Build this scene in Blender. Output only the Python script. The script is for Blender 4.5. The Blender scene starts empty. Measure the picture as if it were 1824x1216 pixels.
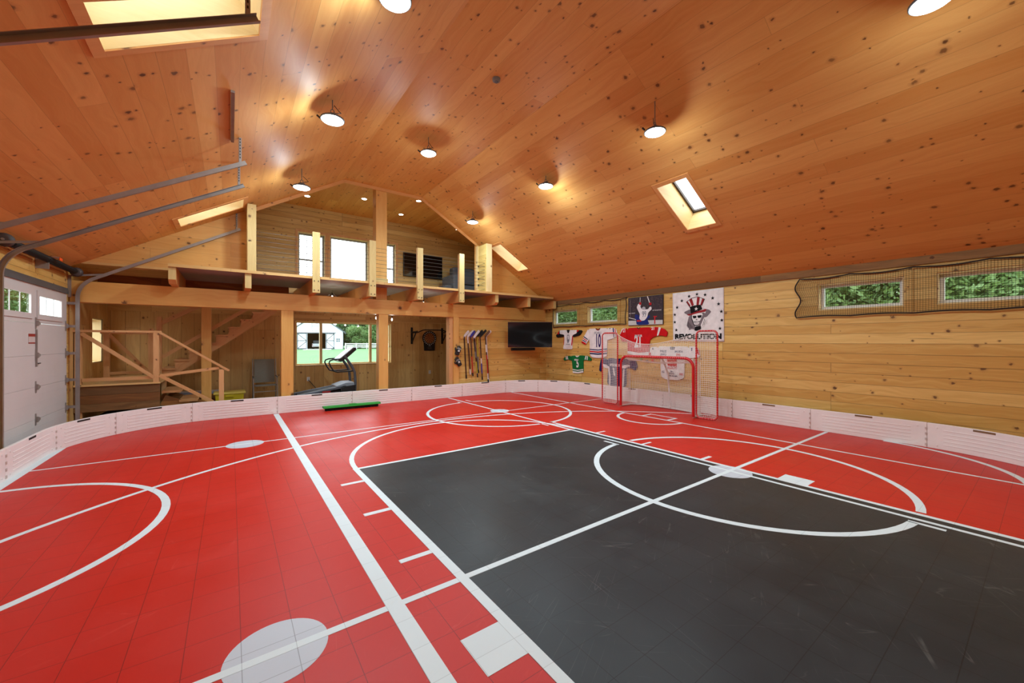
import bpy, bmesh, math, random
from mathutils import Vector, Matrix
random.seed(7)
PI = math.pi
SC = bpy.context.scene
COL = SC.collection

# ------------------------------------------------------------------ camera, sky, exposure
YAW = 0.62486
cam_d = bpy.data.cameras.new('camera')
cam_d.sensor_width = 36.0
cam_d.lens = 36.0 * 694.5 / 1824.0
cam_d.clip_start = 0.05
cam_d.clip_end = 500
cam = bpy.data.objects.new('camera', cam_d)
cam.location = (0, 0, 1.585)
cam.rotation_euler = (PI / 2, 0, -YAW)
COL.objects.link(cam)
SC.camera = cam
SC.view_settings.view_transform = 'Standard'
SC.view_settings.look = 'None'
SC.view_settings.gamma = 1.0
SC.view_settings.use_curve_mapping = False
SC.view_settings.exposure = 0.12

W = bpy.data.worlds.new('overcast_sky')
SC.world = W
W.use_nodes = True
bg = W.node_tree.nodes['Background']
bg.inputs[0].default_value = (0.84, 0.94, 1.0, 1)
bg.inputs[1].default_value = 5.0
LAMP = 12.0          # strength of the high bay lenses
LAMP_W = 48.0        # downward light of one high bay lamp
LAMP_FILL = 20.0        # added point fill below each lens, lifts the ceiling
SMALL = 30.0         # strength of the recessed loft lights

# ------------------------------------------------------------------ materials
def lin(r, g, b):
    f = lambda c: (c / 255) / 12.92 if c / 255 <= 0.04045 else ((c / 255 + 0.055) / 1.055) ** 2.4
    return (f(r), f(g), f(b), 1.0)

class NT:
    def __init__(s, name):
        s.m = bpy.data.materials.new(name); s.m.use_nodes = True
        s.t = s.m.node_tree; s.n = s.t.nodes; s.l = s.t.links
        s.p = s.n['Principled BSDF']
    def node(s, typ, **kw):
        x = s.n.new(typ)
        for k, v in kw.items(): setattr(x, k, v)
        return x
    def put(s, sock, v):
        if hasattr(v, 'links'): s.l.new(v, sock)
        else: sock.default_value = v
    def math(s, op, a, b=None, c=None, clamp=False):
        x = s.node('ShaderNodeMath', operation=op); x.use_clamp = clamp
        s.put(x.inputs[0], a)
        if b is not None: s.put(x.inputs[1], b)
        if c is not None: s.put(x.inputs[2], c)
        return x.outputs[0]
    def comb(s, a, b, c=0.0):
        x = s.node('ShaderNodeCombineXYZ')
        for i, v in enumerate((a, b, c)): s.put(x.inputs[i], v)
        return x.outputs[0]
    def sep(s, v):
        x = s.node('ShaderNodeSeparateXYZ'); s.l.new(v, x.inputs[0]); return x.outputs
    def noise(s, vec, scale=1.0, detail=2.0, rough=0.5, dist=0.0):
        x = s.node('ShaderNodeTexNoise'); s.put(x.inputs['Vector'], vec)
        x.inputs['Scale'].default_value = scale; x.inputs['Detail'].default_value = detail
        x.inputs['Roughness'].default_value = rough; x.inputs['Distortion'].default_value = dist
        return x.outputs[0]
    def white(s, v):
        x = s.node('ShaderNodeTexWhiteNoise', noise_dimensions='1D'); s.put(x.inputs['W'], v); return x.outputs
    def mix(s, fac, a, b, mode='MIX'):
        x = s.node('ShaderNodeMix', data_type='RGBA', blend_type=mode)
        s.put(x.inputs[0], fac); s.put(x.inputs[6], a); s.put(x.inputs[7], b)
        return x.outputs[2]
    def ramp(s, v, a, b, c=0.0, d=1.0):
        x = s.node('ShaderNodeMapRange'); x.clamp = True
        s.put(x.inputs[0], v); s.put(x.inputs[1], a); s.put(x.inputs[2], b); s.put(x.inputs[3], c); s.put(x.inputs[4], d)
        return x.outputs[0]

MATS = {}
def flat(name, col, rough=0.6, metal=0.0, spec=0.5, vary=0.06, scale=6.0):
    """plain surface with a little procedural mottling"""
    if name in MATS: return MATS[name]
    N = NT(name)
    tc = N.node('ShaderNodeTexCoord')
    n = N.noise(tc.outputs['Object'], scale, 3.0)
    k = N.ramp(n, 0.3, 0.7, 1 - vary, 1 + vary)
    c = N.mix(1.0, tuple(col), N.comb(k, k, k), 'MULTIPLY')
    N.put(N.p.inputs['Base Color'], c)
    N.p.inputs['Roughness'].default_value = rough
    N.p.inputs['Metallic'].default_value = metal
    N.p.inputs['Specular IOR Level'].default_value = spec
    MATS[name] = N.m
    return N.m

def glow(name, col, strength):
    if name in MATS: return MATS[name]
    N = NT(name)
    N.p.inputs['Base Color'].default_value = col
    N.p.inputs['Emission Color'].default_value = col
    N.p.inputs['Emission Strength'].default_value = strength
    MATS[name] = N.m
    return N.m

def glass(name, tint=(1, 1, 1, 1), refl=0.05):
    if name in MATS: return MATS[name]
    N = NT(name)
    out = N.n['Material Output']
    t = N.node('ShaderNodeBsdfTransparent'); t.inputs[0].default_value = tint
    g = N.node('ShaderNodeBsdfGlossy'); g.inputs[0].default_value = (1, 1, 1, 1); g.inputs[1].default_value = 0.03
    fr = N.node('ShaderNodeLayerWeight'); fr.inputs[0].default_value = 0.5
    m = N.node('ShaderNodeMixShader'); N.l.new(N.math('ADD', N.math('MULTIPLY', N.math('POWER', fr.outputs['Facing'], 4.0), 0.35), 0.025), m.inputs[0])
    N.l.new(t.outputs[0], m.inputs[1]); N.l.new(g.outputs[0], m.inputs[2])
    N.l.new(m.outputs[0], out.inputs[0])
    MATS[name] = N.m
    return N.m

def wood(name, ca, cb, width=0.2, length=3.6, seam=0.0022, knots=0.55, rough=0.5, grain=0.5, seam_dark=0.35, ku=8.0, kv=9.0, size=1.0, spec=0.4, boardvar=0.75, streak=0.0):
    """boards along U, side by side along V (UV in metres)"""
    if name in MATS: return MATS[name]
    N = NT(name)
    uv = N.sep(N.node('ShaderNodeUVMap').outputs[0])
    u, v = uv[0], uv[1]
    vr = N.math('DIVIDE', v, width); row = N.math('FLOOR', vr); fv = N.math('SUBTRACT', vr, row)
    rr = N.white(row)[0]
    uu = N.math('ADD', N.math('DIVIDE', u, length), N.math('MULTIPLY', N.math('FLOOR', N.math('MULTIPLY', rr, 3.0)), 0.31))
    colm = N.math('FLOOR', uu); fu = N.math('SUBTRACT', uu, colm)
    idn = N.math('ADD', N.math('MULTIPLY', row, 3.17), N.math('MULTIPLY', colm, 7.77))
    rnd = N.white(idn)[0]
    rnd2 = N.white(N.math('ADD', idn, 91.3))[0]
    off = N.math('MULTIPLY', rnd, 43.0)
    wob = N.noise(N.comb(u, v, off), 1.6, 2.0)
    gv = N.comb(N.math('ADD', N.math('MULTIPLY', u, 0.7), off), N.math('ADD', N.math('MULTIPLY', v, 16.0), N.math('MULTIPLY', wob, 5.0)), off)
    g1 = N.noise(gv, 1.0, 3.0, 0.6)
    fine = N.noise(N.comb(N.math('ADD', N.math('MULTIPLY', u, 5.0), off), N.math('MULTIPLY', v, 130.0), off), 1.0, 2.0)
    tone = N.math('ADD', N.math('MULTIPLY', rnd, boardvar), N.math('MULTIPLY', N.ramp(g1, 0.32, 0.68), grain), clamp=True)
    c = N.mix(tone, ca, cb)
    c = N.mix(N.ramp(fine, 0.35, 0.75, 0.0, 0.10 * 2 * grain), c, tuple(x * 0.55 for x in cb[:3]) + (1,))
    # knots: small, mostly in rows across the board where the tree had its whorls
    dn = N.node('ShaderNodeTexNoise'); N.l.new(N.comb(N.math('ADD', u, off), v, 0.0), dn.inputs['Vector']); dn.inputs['Scale'].default_value = 34.0
    dv = N.node('ShaderNodeVectorMath', operation='MULTIPLY_ADD'); N.l.new(dn.outputs['Color'], dv.inputs[0]); dv.inputs[1].default_value = (0.16, 0.34, 0.0)
    N.l.new(N.comb(N.math('ADD', N.math('MULTIPLY', u, ku), off), N.math('MULTIPLY', v, kv), 0.0), dv.inputs[2])
    vo = N.node('ShaderNodeTexVoronoi', voronoi_dimensions='2D', feature='F1'); N.l.new(dv.outputs[0], vo.inputs['Vector']); vo.inputs['Scale'].default_value = 1.0
    cs = N.node('ShaderNodeSeparateColor'); N.l.new(vo.outputs['Color'], cs.inputs[0])
    px_ = N.sep(vo.outputs['Position'])[0]
    band = N.math('ABSOLUTE', N.math('SUBTRACT', N.math('FRACT', N.math('ADD', N.math('MULTIPLY', px_, 0.19), N.math('MULTIPLY', rnd2, 5.0))), 0.5))
    act = N.math('MAXIMUM', N.math('MULTIPLY', N.math('LESS_THAN', band, 0.13), N.math('LESS_THAN', cs.outputs[0], knots)), N.math('LESS_THAN', cs.outputs[0], knots * 0.10))
    rad = N.math('MULTIPLY', N.math('ADD', 0.07, N.math('MULTIPLY', N.math('POWER', cs.outputs[1], 2.2), 0.20)), size)
    q = N.math('DIVIDE', vo.outputs['Distance'], rad)
    core = N.math('MULTIPLY', N.ramp(q, 0.6, 1.05, 1.0, 0.0), act)
    halo = N.math('MULTIPLY', N.ramp(q, 0.8, 2.1, 1.0, 0.0), act)
    c = N.mix(N.math('MULTIPLY', halo, 0.36), c, (0.33, 0.13, 0.04, 1))
    c = N.mix(N.math('MULTIPLY', core, N.math('ADD', 0.55, N.math('MULTIPLY', cs.outputs[2], 0.35))), c, (0.085, 0.028, 0.010, 1))
    if streak:
        st = N.ramp(N.noise(N.comb(N.math('ADD', N.math('MULTIPLY', u, 1.6), off), N.math('MULTIPLY', v, 75.0), off), 1.0, 2.0), 0.60, 0.70)
        sm = N.ramp(N.noise(N.comb(N.math('ADD', N.math('MULTIPLY', u, 0.9), off), N.math('MULTIPLY', v, 7.0), 3.0), 1.0, 2.0), 0.52, 0.66)
        c = N.mix(N.math('MULTIPLY', N.math('MULTIPLY', st, sm), streak), c, (0.10, 0.035, 0.012, 1))
    # seams between the boards
    e1 = N.math('MULTIPLY', N.math('MINIMUM', fv, N.math('SUBTRACT', 1.0, fv)), width)
    e2 = N.math('MULTIPLY', N.math('MINIMUM', fu, N.math('SUBTRACT', 1.0, fu)), length)
    gap = N.ramp(N.math('MINIMUM', e1, e2), seam * 0.5, seam * 1.6, 1.0, 0.0)
    gapk = N.math('MULTIPLY', gap, N.math('ADD', seam_dark, N.math('MULTIPLY', rnd2, 0.45)))
    c = N.mix(gapk, c, (0.045, 0.016, 0.006, 1))
    N.put(N.p.inputs['Base Color'], c)
    N.p.inputs['Roughness'].default_value = rough
    N.p.inputs['Specular IOR Level'].default_value = spec
    MATS[name] = N.m
    return N.m

PA, PB = lin(214, 158, 98), lin(190, 122, 62)
M_CEIL = wood('ceiling_pine', lin(230, 174, 102), lin(210, 144, 74), 0.22, 4.9, 0.0016, 0.50, 0.55, 0.35, 0.15, spec=0.25)
M_WALL = wood('wall_pine', lin(236, 200, 122), lin(206, 158, 80), 0.172, 6.1, 0.0032, 0.36, 0.5, 0.6, 0.40, streak=0.55)
M_WALLB = wood('loft_wall_pine', lin(226, 194, 126), lin(200, 158, 92), 0.15, 4.0, 0.0035, 0.36, 0.5, 0.6, 0.45, streak=0.8)
M_VERT = wood('vertical_pine', lin(222, 182, 116), lin(194, 148, 86), 0.25, 5.0, 0.003, 0.36, 0.55, 0.5, 0.35, size=0.9, streak=0.15)
M_TIMB = wood('timber_fir', lin(230, 182, 104), lin(214, 158, 82), 3.0, 9.0, 0.0, 0.30, 0.5, 0.5, 0.0, ku=5, kv=6)
M_ORNG = wood('joist_fir', lin(230, 172, 106), lin(214, 150, 84), 3.0, 9.0, 0.0, 0.30, 0.5, 0.5, 0.0, ku=6, kv=7)
M_YELL = wood('treated_post', lin(222, 197, 134), lin(204, 173, 110), 3.0, 9.0, 0.0, 0.25, 0.55, 0.6, 0.0)
M_RAIL = wood('rail_fir', lin(222, 174, 120), lin(202, 148, 94), 3.0, 9.0, 0.0, 0.25, 0.55, 0.5, 0.0)
M_DARKW = wood('rough_sawn', lin(156, 112, 66), lin(112, 78, 44), 0.3, 5.0, 0.003, 0.3, 0.8, 0.9, 0.4, streak=0.5)
M_CLAD = wood('stained_plank', lin(172, 118, 60), lin(120, 76, 38), 0.2, 4.0, 0.003, 0.3, 0.6, 0.8, 0.5, streak=0.4)
M_DECK = wood('deck_board', lin(226, 188, 124), lin(208, 164, 100), 0.14, 3.0, 0.002, 0.3, 0.55, 0.5, 0.4)
M_PALE = wood('pale_pine', lin(238, 214, 160), lin(226, 194, 134), 3.0, 9.0, 0.0, 0.22, 0.45, 0.45, 0.0)
M_WHITE = flat('board_plastic', lin(240, 234, 231), 0.42, vary=0.03, scale=3)
M_SLOT = flat('slot_dark', lin(38, 30, 26), 0.8)
M_GALV = flat('galvanised_steel', lin(158, 150, 144), 0.5, 0.55, vary=0.12)
M_BLACK = flat('black_metal', lin(26, 26, 27), 0.45)
M_DOOR = flat('door_steel', lin(206, 200, 196), 0.5, vary=0.03, scale=2)
M_VINYL = flat('white_vinyl', lin(232, 232, 230), 0.4, vary=0.02)
M_RED = flat('goal_red', lin(196, 18, 26), 0.32, vary=0.04)
M_NET = flat('white_cord', lin(232, 228, 222), 0.7, vary=0.04)
M_BNET = flat('black_cord', lin(44, 32, 22), 0.8)
M_GLASS = glass('window_glass')
M_LENS = glow('lamp_lens', (0.93, 0.97, 1.0, 1), LAMP)
M_SMALL = glow('recessed_lens', (1.0, 0.95, 0.88, 1), SMALL)
M_BULB = glow('bulb_glass', (1.0, 0.94, 0.85, 1), 3.0)
M_LAMPB = flat('lamp_housing', lin(96, 100, 102), 0.5, 0.3)

def floor_mat(name, col, rough, scuff, scuffcol, scratch=0.0, joint=1.0):
    N = NT(name)
    geo = N.node('ShaderNodeNewGeometry')
    x, y, z = N.sep(geo.outputs['Position'])
    def edge(a, o, w):
        q = N.math('DIVIDE', N.math('SUBTRACT', a, o), 0.2365)
        f = N.math('FRACT', q)
        return N.math('MULTIPLY', N.math('MINIMUM', f, N.math('SUBTRACT', 1.0, f)), 0.2365)
    # every tile joint shows faintly, those across the court a little more
    jx = N.ramp(edge(x, 0.0435, 0), 0.0009, 0.0025, 0.62 * joint, 0.0)
    jy = N.ramp(edge(y, 2.39, 0), 0.0009, 0.0024, 0.54 * joint, 0.0)
    j = N.math('MAXIMUM', jx, jy)
    tid = N.math('ADD', N.math('MULTIPLY', N.math('FLOOR', N.math('DIVIDE', N.math('SUBTRACT', x, 0.0435), 0.2365)), 5.3),
                 N.math('MULTIPLY', N.math('FLOOR', N.math('DIVIDE', N.math('SUBTRACT', y, 2.39), 0.2365)), 9.1))
    tr = N.white(tid)[0]
    c = N.mix(N.math('MULTIPLY', tr, 0.10), col, tuple(q * 0.72 for q in col[:3]) + (1,))
    pos = geo.outputs['Position']
    big = N.noise(pos, 1.3, 4.0, 0.6)
    c = N.mix(N.ramp(big, 0.45, 0.8, 0.0, scuff), c, scuffcol)
    # long thin scratches left by sticks and pucks
    for k, (ang, st, thr) in enumerate(((0.5, 9.0, 0.0045), (-0.7, 7.0, 0.004), (1.35, 8.0, 0.004))):
        ca_, sa_ = math.cos(ang), math.sin(ang)
        a = N.math('ADD', N.math('MULTIPLY', x, ca_), N.math('MULTIPLY', y, sa_))
        b = N.math('SUBTRACT', N.math('MULTIPLY', y, ca_), N.math('MULTIPLY', x, sa_))
        nn = N.noise(N.comb(N.math('MULTIPLY', a, 0.55), N.math('MULTIPLY', b, st), k * 3.7), 1.0, 1.0, 0.5, 0.0)
        line = N.ramp(N.math('ABSOLUTE', N.math('SUBTRACT', nn, 0.5)), 0.0, thr, 1.0, 0.0)
        msk = N.ramp(N.noise(N.comb(x, y, 11.0 + k * 5), 3.2, 3.0, 0.7), 0.50, 0.64)
        c = N.mix(N.math('MULTIPLY', N.math('MULTIPLY', line, msk), scratch), c, scuffcol)
    c = N.mix(j, c, (0.01, 0.006, 0.005, 1))
    N.put(N.p.inputs['Base Color'], c)
    N.put(N.p.inputs['Roughness'], N.ramp(big, 0.3, 0.7, rough - 0.05, rough + 0.08))
    N.p.inputs['Specular IOR Level'].default_value = 0.26
    MATS[name] = N.m
    return N.m
M_FRED = floor_mat('court_red', lin(198, 34, 20), 0.42, 0.10, lin(226, 96, 84), 0.25)
M_FBLK = floor_mat('court_black', lin(39, 44, 47), 0.40, 0.11, lin(112, 112, 108), 0.42, 1.5)
M_FWHT = floor_mat('court_white', lin(224, 235, 237), 0.45, 0.08, lin(190, 196, 196), 0.1, 0.45)
M_FDOT = floor_mat('court_dot', lin(202, 208, 216), 0.45, 0.10, lin(190, 190, 196), 0.1, 0.8)
M_CONC = flat('concrete', lin(120, 112, 104), 0.8, vary=0.12, scale=3)

# ------------------------------------------------------------------ mesh builder
class MB:
    def __init__(s): s.V, s.F, s.I, s.S = [], [], [], []
    def add(s, verts, faces, mi=0, smooth=False):
        o = len(s.V); s.V += [tuple(v) for v in verts]
        for f in faces:
            s.F.append(tuple(o + i for i in f)); s.I.append(mi); s.S.append(smooth)
        return s
    def box(s, x0, x1, y0, y1, z0, z1, mi=0, fn=None):
        v = [(x, y, z) for x in (x0, x1) for y in (y0, y1) for z in (z0, z1)]
        if fn: v = [fn(*p) for p in v]
        return s.add(v, [(0, 1, 3, 2), (4, 6, 7, 5), (0, 4, 5, 1), (2, 3, 7, 6), (0, 2, 6, 4), (1, 5, 7, 3)], mi)
    def bar(s, p0, p1, w, h, up=(0, 0, 1), mi=0):
        p0, p1 = Vector(p0), Vector(p1); d = (p1 - p0).normalized(); u = Vector(up)
        r = d.cross(u)
        if r.length < 1e-5: r = d.cross(Vector((1, 0, 0)))
        r.normalize(); u = r.cross(d)
        v = [p + r * (a * w / 2) + u * (b * h / 2) for p in (p0, p1) for a, b in ((-1, -1), (1, -1), (1, 1), (-1, 1))]
        return s.add(v, [(0, 1, 2, 3), (7, 6, 5, 4), (0, 4, 5, 1), (1, 5, 6, 2), (2, 6, 7, 3), (3, 7, 4, 0)], mi)
    def tube(s, pts, r, n=8, closed=False, mi=0, sx=1.0):
        P = [Vector(p) for p in pts]; m = len(P)
        rr = r if isinstance(r, (list, tuple)) else [r] * m
        rings = []; ref = None
        for i in range(m):
            if closed: t = P[(i + 1) % m] - P[i - 1]
            else: t = P[min(i + 1, m - 1)] - P[max(i - 1, 0)]
            t.normalize()
            if ref is None:
                ref = Vector((0, 0, 1)) if abs(t.z) < 0.9 else Vector((1, 0, 0))
            a = (ref - t * ref.dot(t))
            if a.length < 1e-4: a = t.orthogonal()
            a.normalize(); b = t.cross(a); ref = a
            rings.append([P[i] + a * (rr[i] * math.cos(2 * PI * k / n)) + b * (rr[i] * sx * math.sin(2 * PI * k / n)) for k in range(n)])
        v = [q for R_ in rings for q in R_]; f = []
        for i in range(m if closed else m - 1):
            j = (i + 1) % m
            for k in range(n):
                l = (k + 1) % n
                f.append((i * n + k, i * n + l, j * n + l, j * n + k))
        s.add(v, f, mi, True)
        if not closed:
            s.add(rings[0], [tuple(range(n))[::-1]], mi); s.add(rings[-1], [tuple(range(n))], mi)
        return s
    def cyl(s, p0, p1, r, n=16, r1=None, mi=0): return s.tube([p0, p1], [r, r if r1 is None else r1], n, mi=mi)
    def lathe(s, c, prof, n=24, mi=0, axis='Z', smooth=True):
        c = Vector(c); v = []
        for r, z in prof:
            for k in range(n):
                a = 2 * PI * k / n
                if axis == 'Z': p = (r * math.cos(a), r * math.sin(a), z)
                elif axis == 'Y': p = (r * math.cos(a), z, r * math.sin(a))
                else: p = (z, r * math.cos(a), r * math.sin(a))
                v.append(c + Vector(p))
        f = [(i * n + k, i * n + (k + 1) % n, (i + 1) * n + (k + 1) % n, (i + 1) * n + k) for i in range(len(prof) - 1) for k in range(n)]
        s.add(v, f, mi, smooth)
        s.add(v[:n], [tuple(range(n))[::-1]], mi); s.add(v[-n:], [tuple(range(n))], mi)
        return s
    def prism(s, pts, d0, d1, fn, mi=0):
        """polygon pts (a,b) extruded between depths d0,d1 ; fn(a,b,d)->xyz"""
        n = len(pts)
        v = [fn(a, b, d0) for a, b in pts] + [fn(a, b, d1) for a, b in pts]
        f = [tuple(range(n)), tuple(range(2 * n - 1, n - 1, -1))] + [(i, i + n, (i + 1) % n + n, (i + 1) % n) for i in range(n)]
        return s.add(v, f, mi)
    def ball(s, c, r, n=12, mi=0, sc=(1, 1, 1)):
        c = Vector(c); v, f = [], []
        m = n // 2
        for i in range(1, m):
            t = PI * i / m
            for k in range(n):
                a = 2 * PI * k / n
                v.append(c + Vector((r * sc[0] * math.sin(t) * math.cos(a), r * sc[1] * math.sin(t) * math.sin(a), r * sc[2] * math.cos(t))))
        for i in range(m - 2):
            for k in range(n): f.append((i * n + k, i * n + (k + 1) % n, (i + 1) * n + (k + 1) % n, (i + 1) * n + k))
        v.append(c + Vector((0, 0, r * sc[2]))); v.append(c - Vector((0, 0, r * sc[2])))
        T, B = len(v) - 2, len(v) - 1
        for k in range(n):
            f.append((k, T, (k + 1) % n)); f.append(((m - 2) * n + k, (m - 2) * n + (k + 1) % n, B))
        return s.add(v, f, mi, True)
    def panel(s, x0, x1, y0, y1, holes, d0, d1, fn, mi=0):
        """rectangle with rectangular holes (a0,a1,b0,b1) as a slab; fn(a,b,d)->xyz"""
        xs = sorted({x0, x1} | {h for H in holes for h in H[:2] if x0 < h < x1})
        ys = sorted({y0, y1} | {h for H in holes for h in H[2:] if y0 < h < y1})
        inside = lambda a, b: any(H[0] < a < H[1] and H[2] < b < H[3] for H in holes)
        cell = {}
        for i in range(len(xs) - 1):
            for j in range(len(ys) - 1):
                cell[i, j] = not inside((xs[i] + xs[i + 1]) / 2, (ys[j] + ys[j + 1]) / 2)
        for (i, j), on in cell.items():
            if not on: continue
            a0, a1, b0, b1 = xs[i], xs[i + 1], ys[j], ys[j + 1]
            q = [(a0, b0), (a1, b0), (a1, b1), (a0, b1)]
            v = [fn(a, b, d0) for a, b in q] + [fn(a, b, d1) for a, b in q]
            f = [(0, 1, 2, 3), (7, 6, 5, 4)]
            if not cell.get((i, j - 1)): f.append((0, 4, 5, 1))
            if not cell.get((i + 1, j)): f.append((1, 5, 6, 2))
            if not cell.get((i, j + 1)): f.append((2, 6, 7, 3))
            if not cell.get((i - 1, j)): f.append((3, 7, 4, 0))
            s.add(v, f, mi)
        return s
    def build(s, name, mats, parent=None, grain=None, loc=None, bevel=0.0, fix=True):
        me = bpy.data.meshes.new(name)
        mats = mats if isinstance(mats, (list, tuple)) else [mats]
        V = [Vector(v) for v in s.V]
        lo = Vector((min(v.x for v in V), min(v.y for v in V), min(v.z for v in V)))
        hi = Vector((max(v.x for v in V), max(v.y for v in V), max(v.z for v in V)))
        if grain is None:
            e = hi - lo; grain = Vector((1, 0, 0)) if e.x >= e.y and e.x >= e.z else (Vector((0, 1, 0)) if e.y >= e.z else Vector((0, 0, 1)))
        grain = Vector(grain).normalized()
        if parent is not None: base = wpos(parent)
        elif loc is not None: base = Vector(loc)
        else: base = Vector(((lo.x + hi.x) / 2, (lo.y + hi.y) / 2, lo.z))
        me.from_pydata([v - base for v in V], [], s.F)
        for m in mats: me.materials.append(m)
        me.polygons.foreach_set('material_index', s.I)
        me.polygons.foreach_set('use_smooth', s.S)
        if fix:
            b = bmesh.new(); b.from_mesh(me); bmesh.ops.recalc_face_normals(b, faces=b.faces); b.to_mesh(me); b.free()
        uvl = me.uv_layers.new(name='UVMap')
        co = [v.co + base for v in me.vertices]
        uvs = [0.0] * (2 * len(me.loops))
        for p in me.polygons:
            n = p.normal
            g = grain - n * grain.dot(n)
            if g.length < 0.3:
                g = Vector((1, 0, 0)) if abs(n.x) < 0.7 else Vector((0, 1, 0))
                g = g - n * g.dot(n)
            g.normalize(); t = n.cross(g)
            if t.z < -0.2 or (abs(t.z) <= 0.2 and t.x + t.y < 0): t = -t
            for li in p.loop_indices:
                c = co[me.loops[li].vertex_index]
                uvs[2 * li] = c.dot(g); uvs[2 * li + 1] = c.dot(t)
        uvl.data.foreach_set('uv', uvs)
        o = bpy.data.objects.new(name, me); COL.objects.link(o)
        if parent is not None: o.parent = parent
        else: o.location = base
        if bevel:
            md = o.modifiers.new('bevel', 'BEVEL'); md.width = bevel; md.segments = 2; md.limit_method = 'ANGLE'
        return o

WPOS = {}
def wpos(o):
    p = Vector(o.location)
    if o.parent is not None: p = p + wpos(o.parent)
    return p

def tag(o, label, cat, group=None, kind=None):
    o['label'] = label; o['category'] = cat
    if group: o['group'] = group
    if kind: o['kind'] = kind
    return o
def thing(name, label, cat, loc, group=None):
    o = bpy.data.objects.new(name, None); COL.objects.link(o)
    o.location = loc; o.empty_display_size = 0.1
    return tag(o, label, cat, group)
def struct(o):
    o['kind'] = 'structure'; return o
def dup(root, off, label=None):
    """copy of a thing with its parts and sub-parts, moved by off"""
    r = root.copy(); COL.objects.link(r); r.location = Vector(root.location) + Vector(off)
    if label: r['label'] = label
    for ch in list(root.children):
        c = ch.copy(); COL.objects.link(c); c.parent = r
        for g in list(ch.children):
            d = g.copy(); COL.objects.link(d); d.parent = c
    return r
def text_mesh(name, s, size, fn, mat, parent, sx=1.0, depth=0.002, bold=0.0, shear=0.0, z0=0.0):
    """letters as a solid mesh; fn(a,b,d)->world"""
    cu = bpy.data.curves.new('letters', 'FONT'); cu.body = s; cu.size = size; cu.align_x = 'CENTER'; cu.align_y = 'CENTER'
    cu.offset = bold; cu.shear = shear; cu.resolution_u = 3
    cu.extrude = depth / 2
    ob = bpy.data.objects.new('letters', cu); COL.objects.link(ob)
    dg = bpy.context.evaluated_depsgraph_get(); dg.update()
    me = bpy.data.meshes.new_from_object(ob.evaluated_get(dg))
    bpy.data.objects.remove(ob); bpy.data.curves.remove(cu)
    b = MB(); b.add([fn(v.co.x * sx, v.co.y, z0 + v.co.z) for v in me.vertices], [tuple(p.vertices) for p in me.polygons])
    bpy.data.meshes.remove(me)
    return b.build(name, mat, parent)

# ------------------------------------------------------------------ the room
XL, XR, YB, YW, YF = -2.3, 8.7, 10.03, 12.7, -1.2
SL = 0.58                      # roof pitch
KL, KR, ZC = 2.22, 4.20, 5.5   # the flat middle of the ceiling
FWX = lambda a, b, d: (XR + d, a, b)        # slab in the right wall (a = Y, b = Z)
FWL = lambda a, b, d: (XL - d, a, b)
FWY = lambda y0: (lambda a, b, d: (a, y0 + d, b))
def slope(side):
    if side < 0: return lambda a, b, d: (a - d * 0.50, b, ZC - SL * (KL - a) + d * 0.865)
    return lambda a, b, d: (a + d * 0.50, b, ZC - SL * (a - KR) + d * 0.865)

# floor: red court, and the concrete under the loft
fl = struct(MB().box(XL - 0.2, XR + 0.2, YF - 0.15, YB + 0.02, -0.06, 0.0).build('floor', M_FRED))
struct(MB().box(XL - 0.2, XR + 0.2, YB + 0.02, YW + 0.2, -0.06, -0.0).build('floor', M_CONC))

def mark(name, polys, mat, z):
    b = MB()
    for p in polys: b.prism(p, 0.0002 if z > 0.001 else 0.0001, z, lambda a, c, d: (a, c, d))
    o = b.build(name, mat, fl); return o
def rect(x0, x1, y0, y1): return [(x0, y0), (x1, y0), (x1, y1), (x0, y1)]
def arc(cx, cy, ro, w, a0, a1, n=40):
    out = []
    for i in range(n):
        t0 = math.radians(a0 + (a1 - a0) * i / n); t1 = math.radians(a0 + (a1 - a0) * (i + 1) / n)
        out.append([(cx + ro * math.cos(t0), cy + ro * math.sin(t0)), (cx + ro * math.cos(t1), cy + ro * math.sin(t1)),
                    (cx + (ro - w) * math.cos(t1), cy + (ro - w) * math.sin(t1)), (cx + (ro - w) * math.cos(t0), cy + (ro - w) * math.sin(t0))])
    return out
def disc(cx, cy, r, n=48): return [(cx + r * math.cos(2 * PI * i / n), cy + r * math.sin(2 * PI * i / n)) for i in range(n)]
mark('key_area', [rect(1.25, 5.12, -0.6, 5.07)], M_FBLK, 0.0006)
mark('faceoff_dot', [disc(0.195, 2.325, 0.235)], M_FDOT, 0.0010)
mark('faceoff_dot', [disc(0.18, 7.30, 0.245)], M_FDOT, 0.0010)
mark('faceoff_dot', [disc(4.99, 7.40, 0.215)], M_FDOT, 0.0010)
mark('faceoff_dot', [disc(4.935, 2.30, 0.235)], M_FDOT, 0.0010)
Z1 = 0.0015
mark('blue_line', [rect(0.752, 0.852, -0.6, 9.93)], M_FWHT, Z1)
mark('center_line', [rect(-2.03, 0.752, 2.285, 2.335), rect(0.852, 1.228, 2.285, 2.335), rect(1.295, 8.46, 2.29, 2.34)], M_FWHT, Z1 + 0.00035)
mark('far_line', [rect(-2.03, 0.752, 7.29, 7.33), rect(0.852, 8.46, 7.29, 7.33)], M_FWHT, Z1 + 0.0002)
mark('key_border', [rect(1.228, 1.295, -0.6, 5.095), rect(1.295, 4.935, 5.04, 5.095)], M_FWHT, Z1)
mark('key_hash', [rect(0.985, 1.228, y - h, y + h) for y, h in ((4.585, .03), (3.675, .03), (2.745, .025))] + [rect(0.985, 1.228, 1.56, 1.835)], M_FWHT, Z1 + 0.0001)
mark('key_hash', [rect(5.145, 5.365, y - h, y + h) for y, h in ((4.63, .02), (3.70, .02), (2.76, .025))] + [rect(5.145, 5.37, 1.575, 1.865)], M_FWHT, Z1 + 0.0001)
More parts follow.
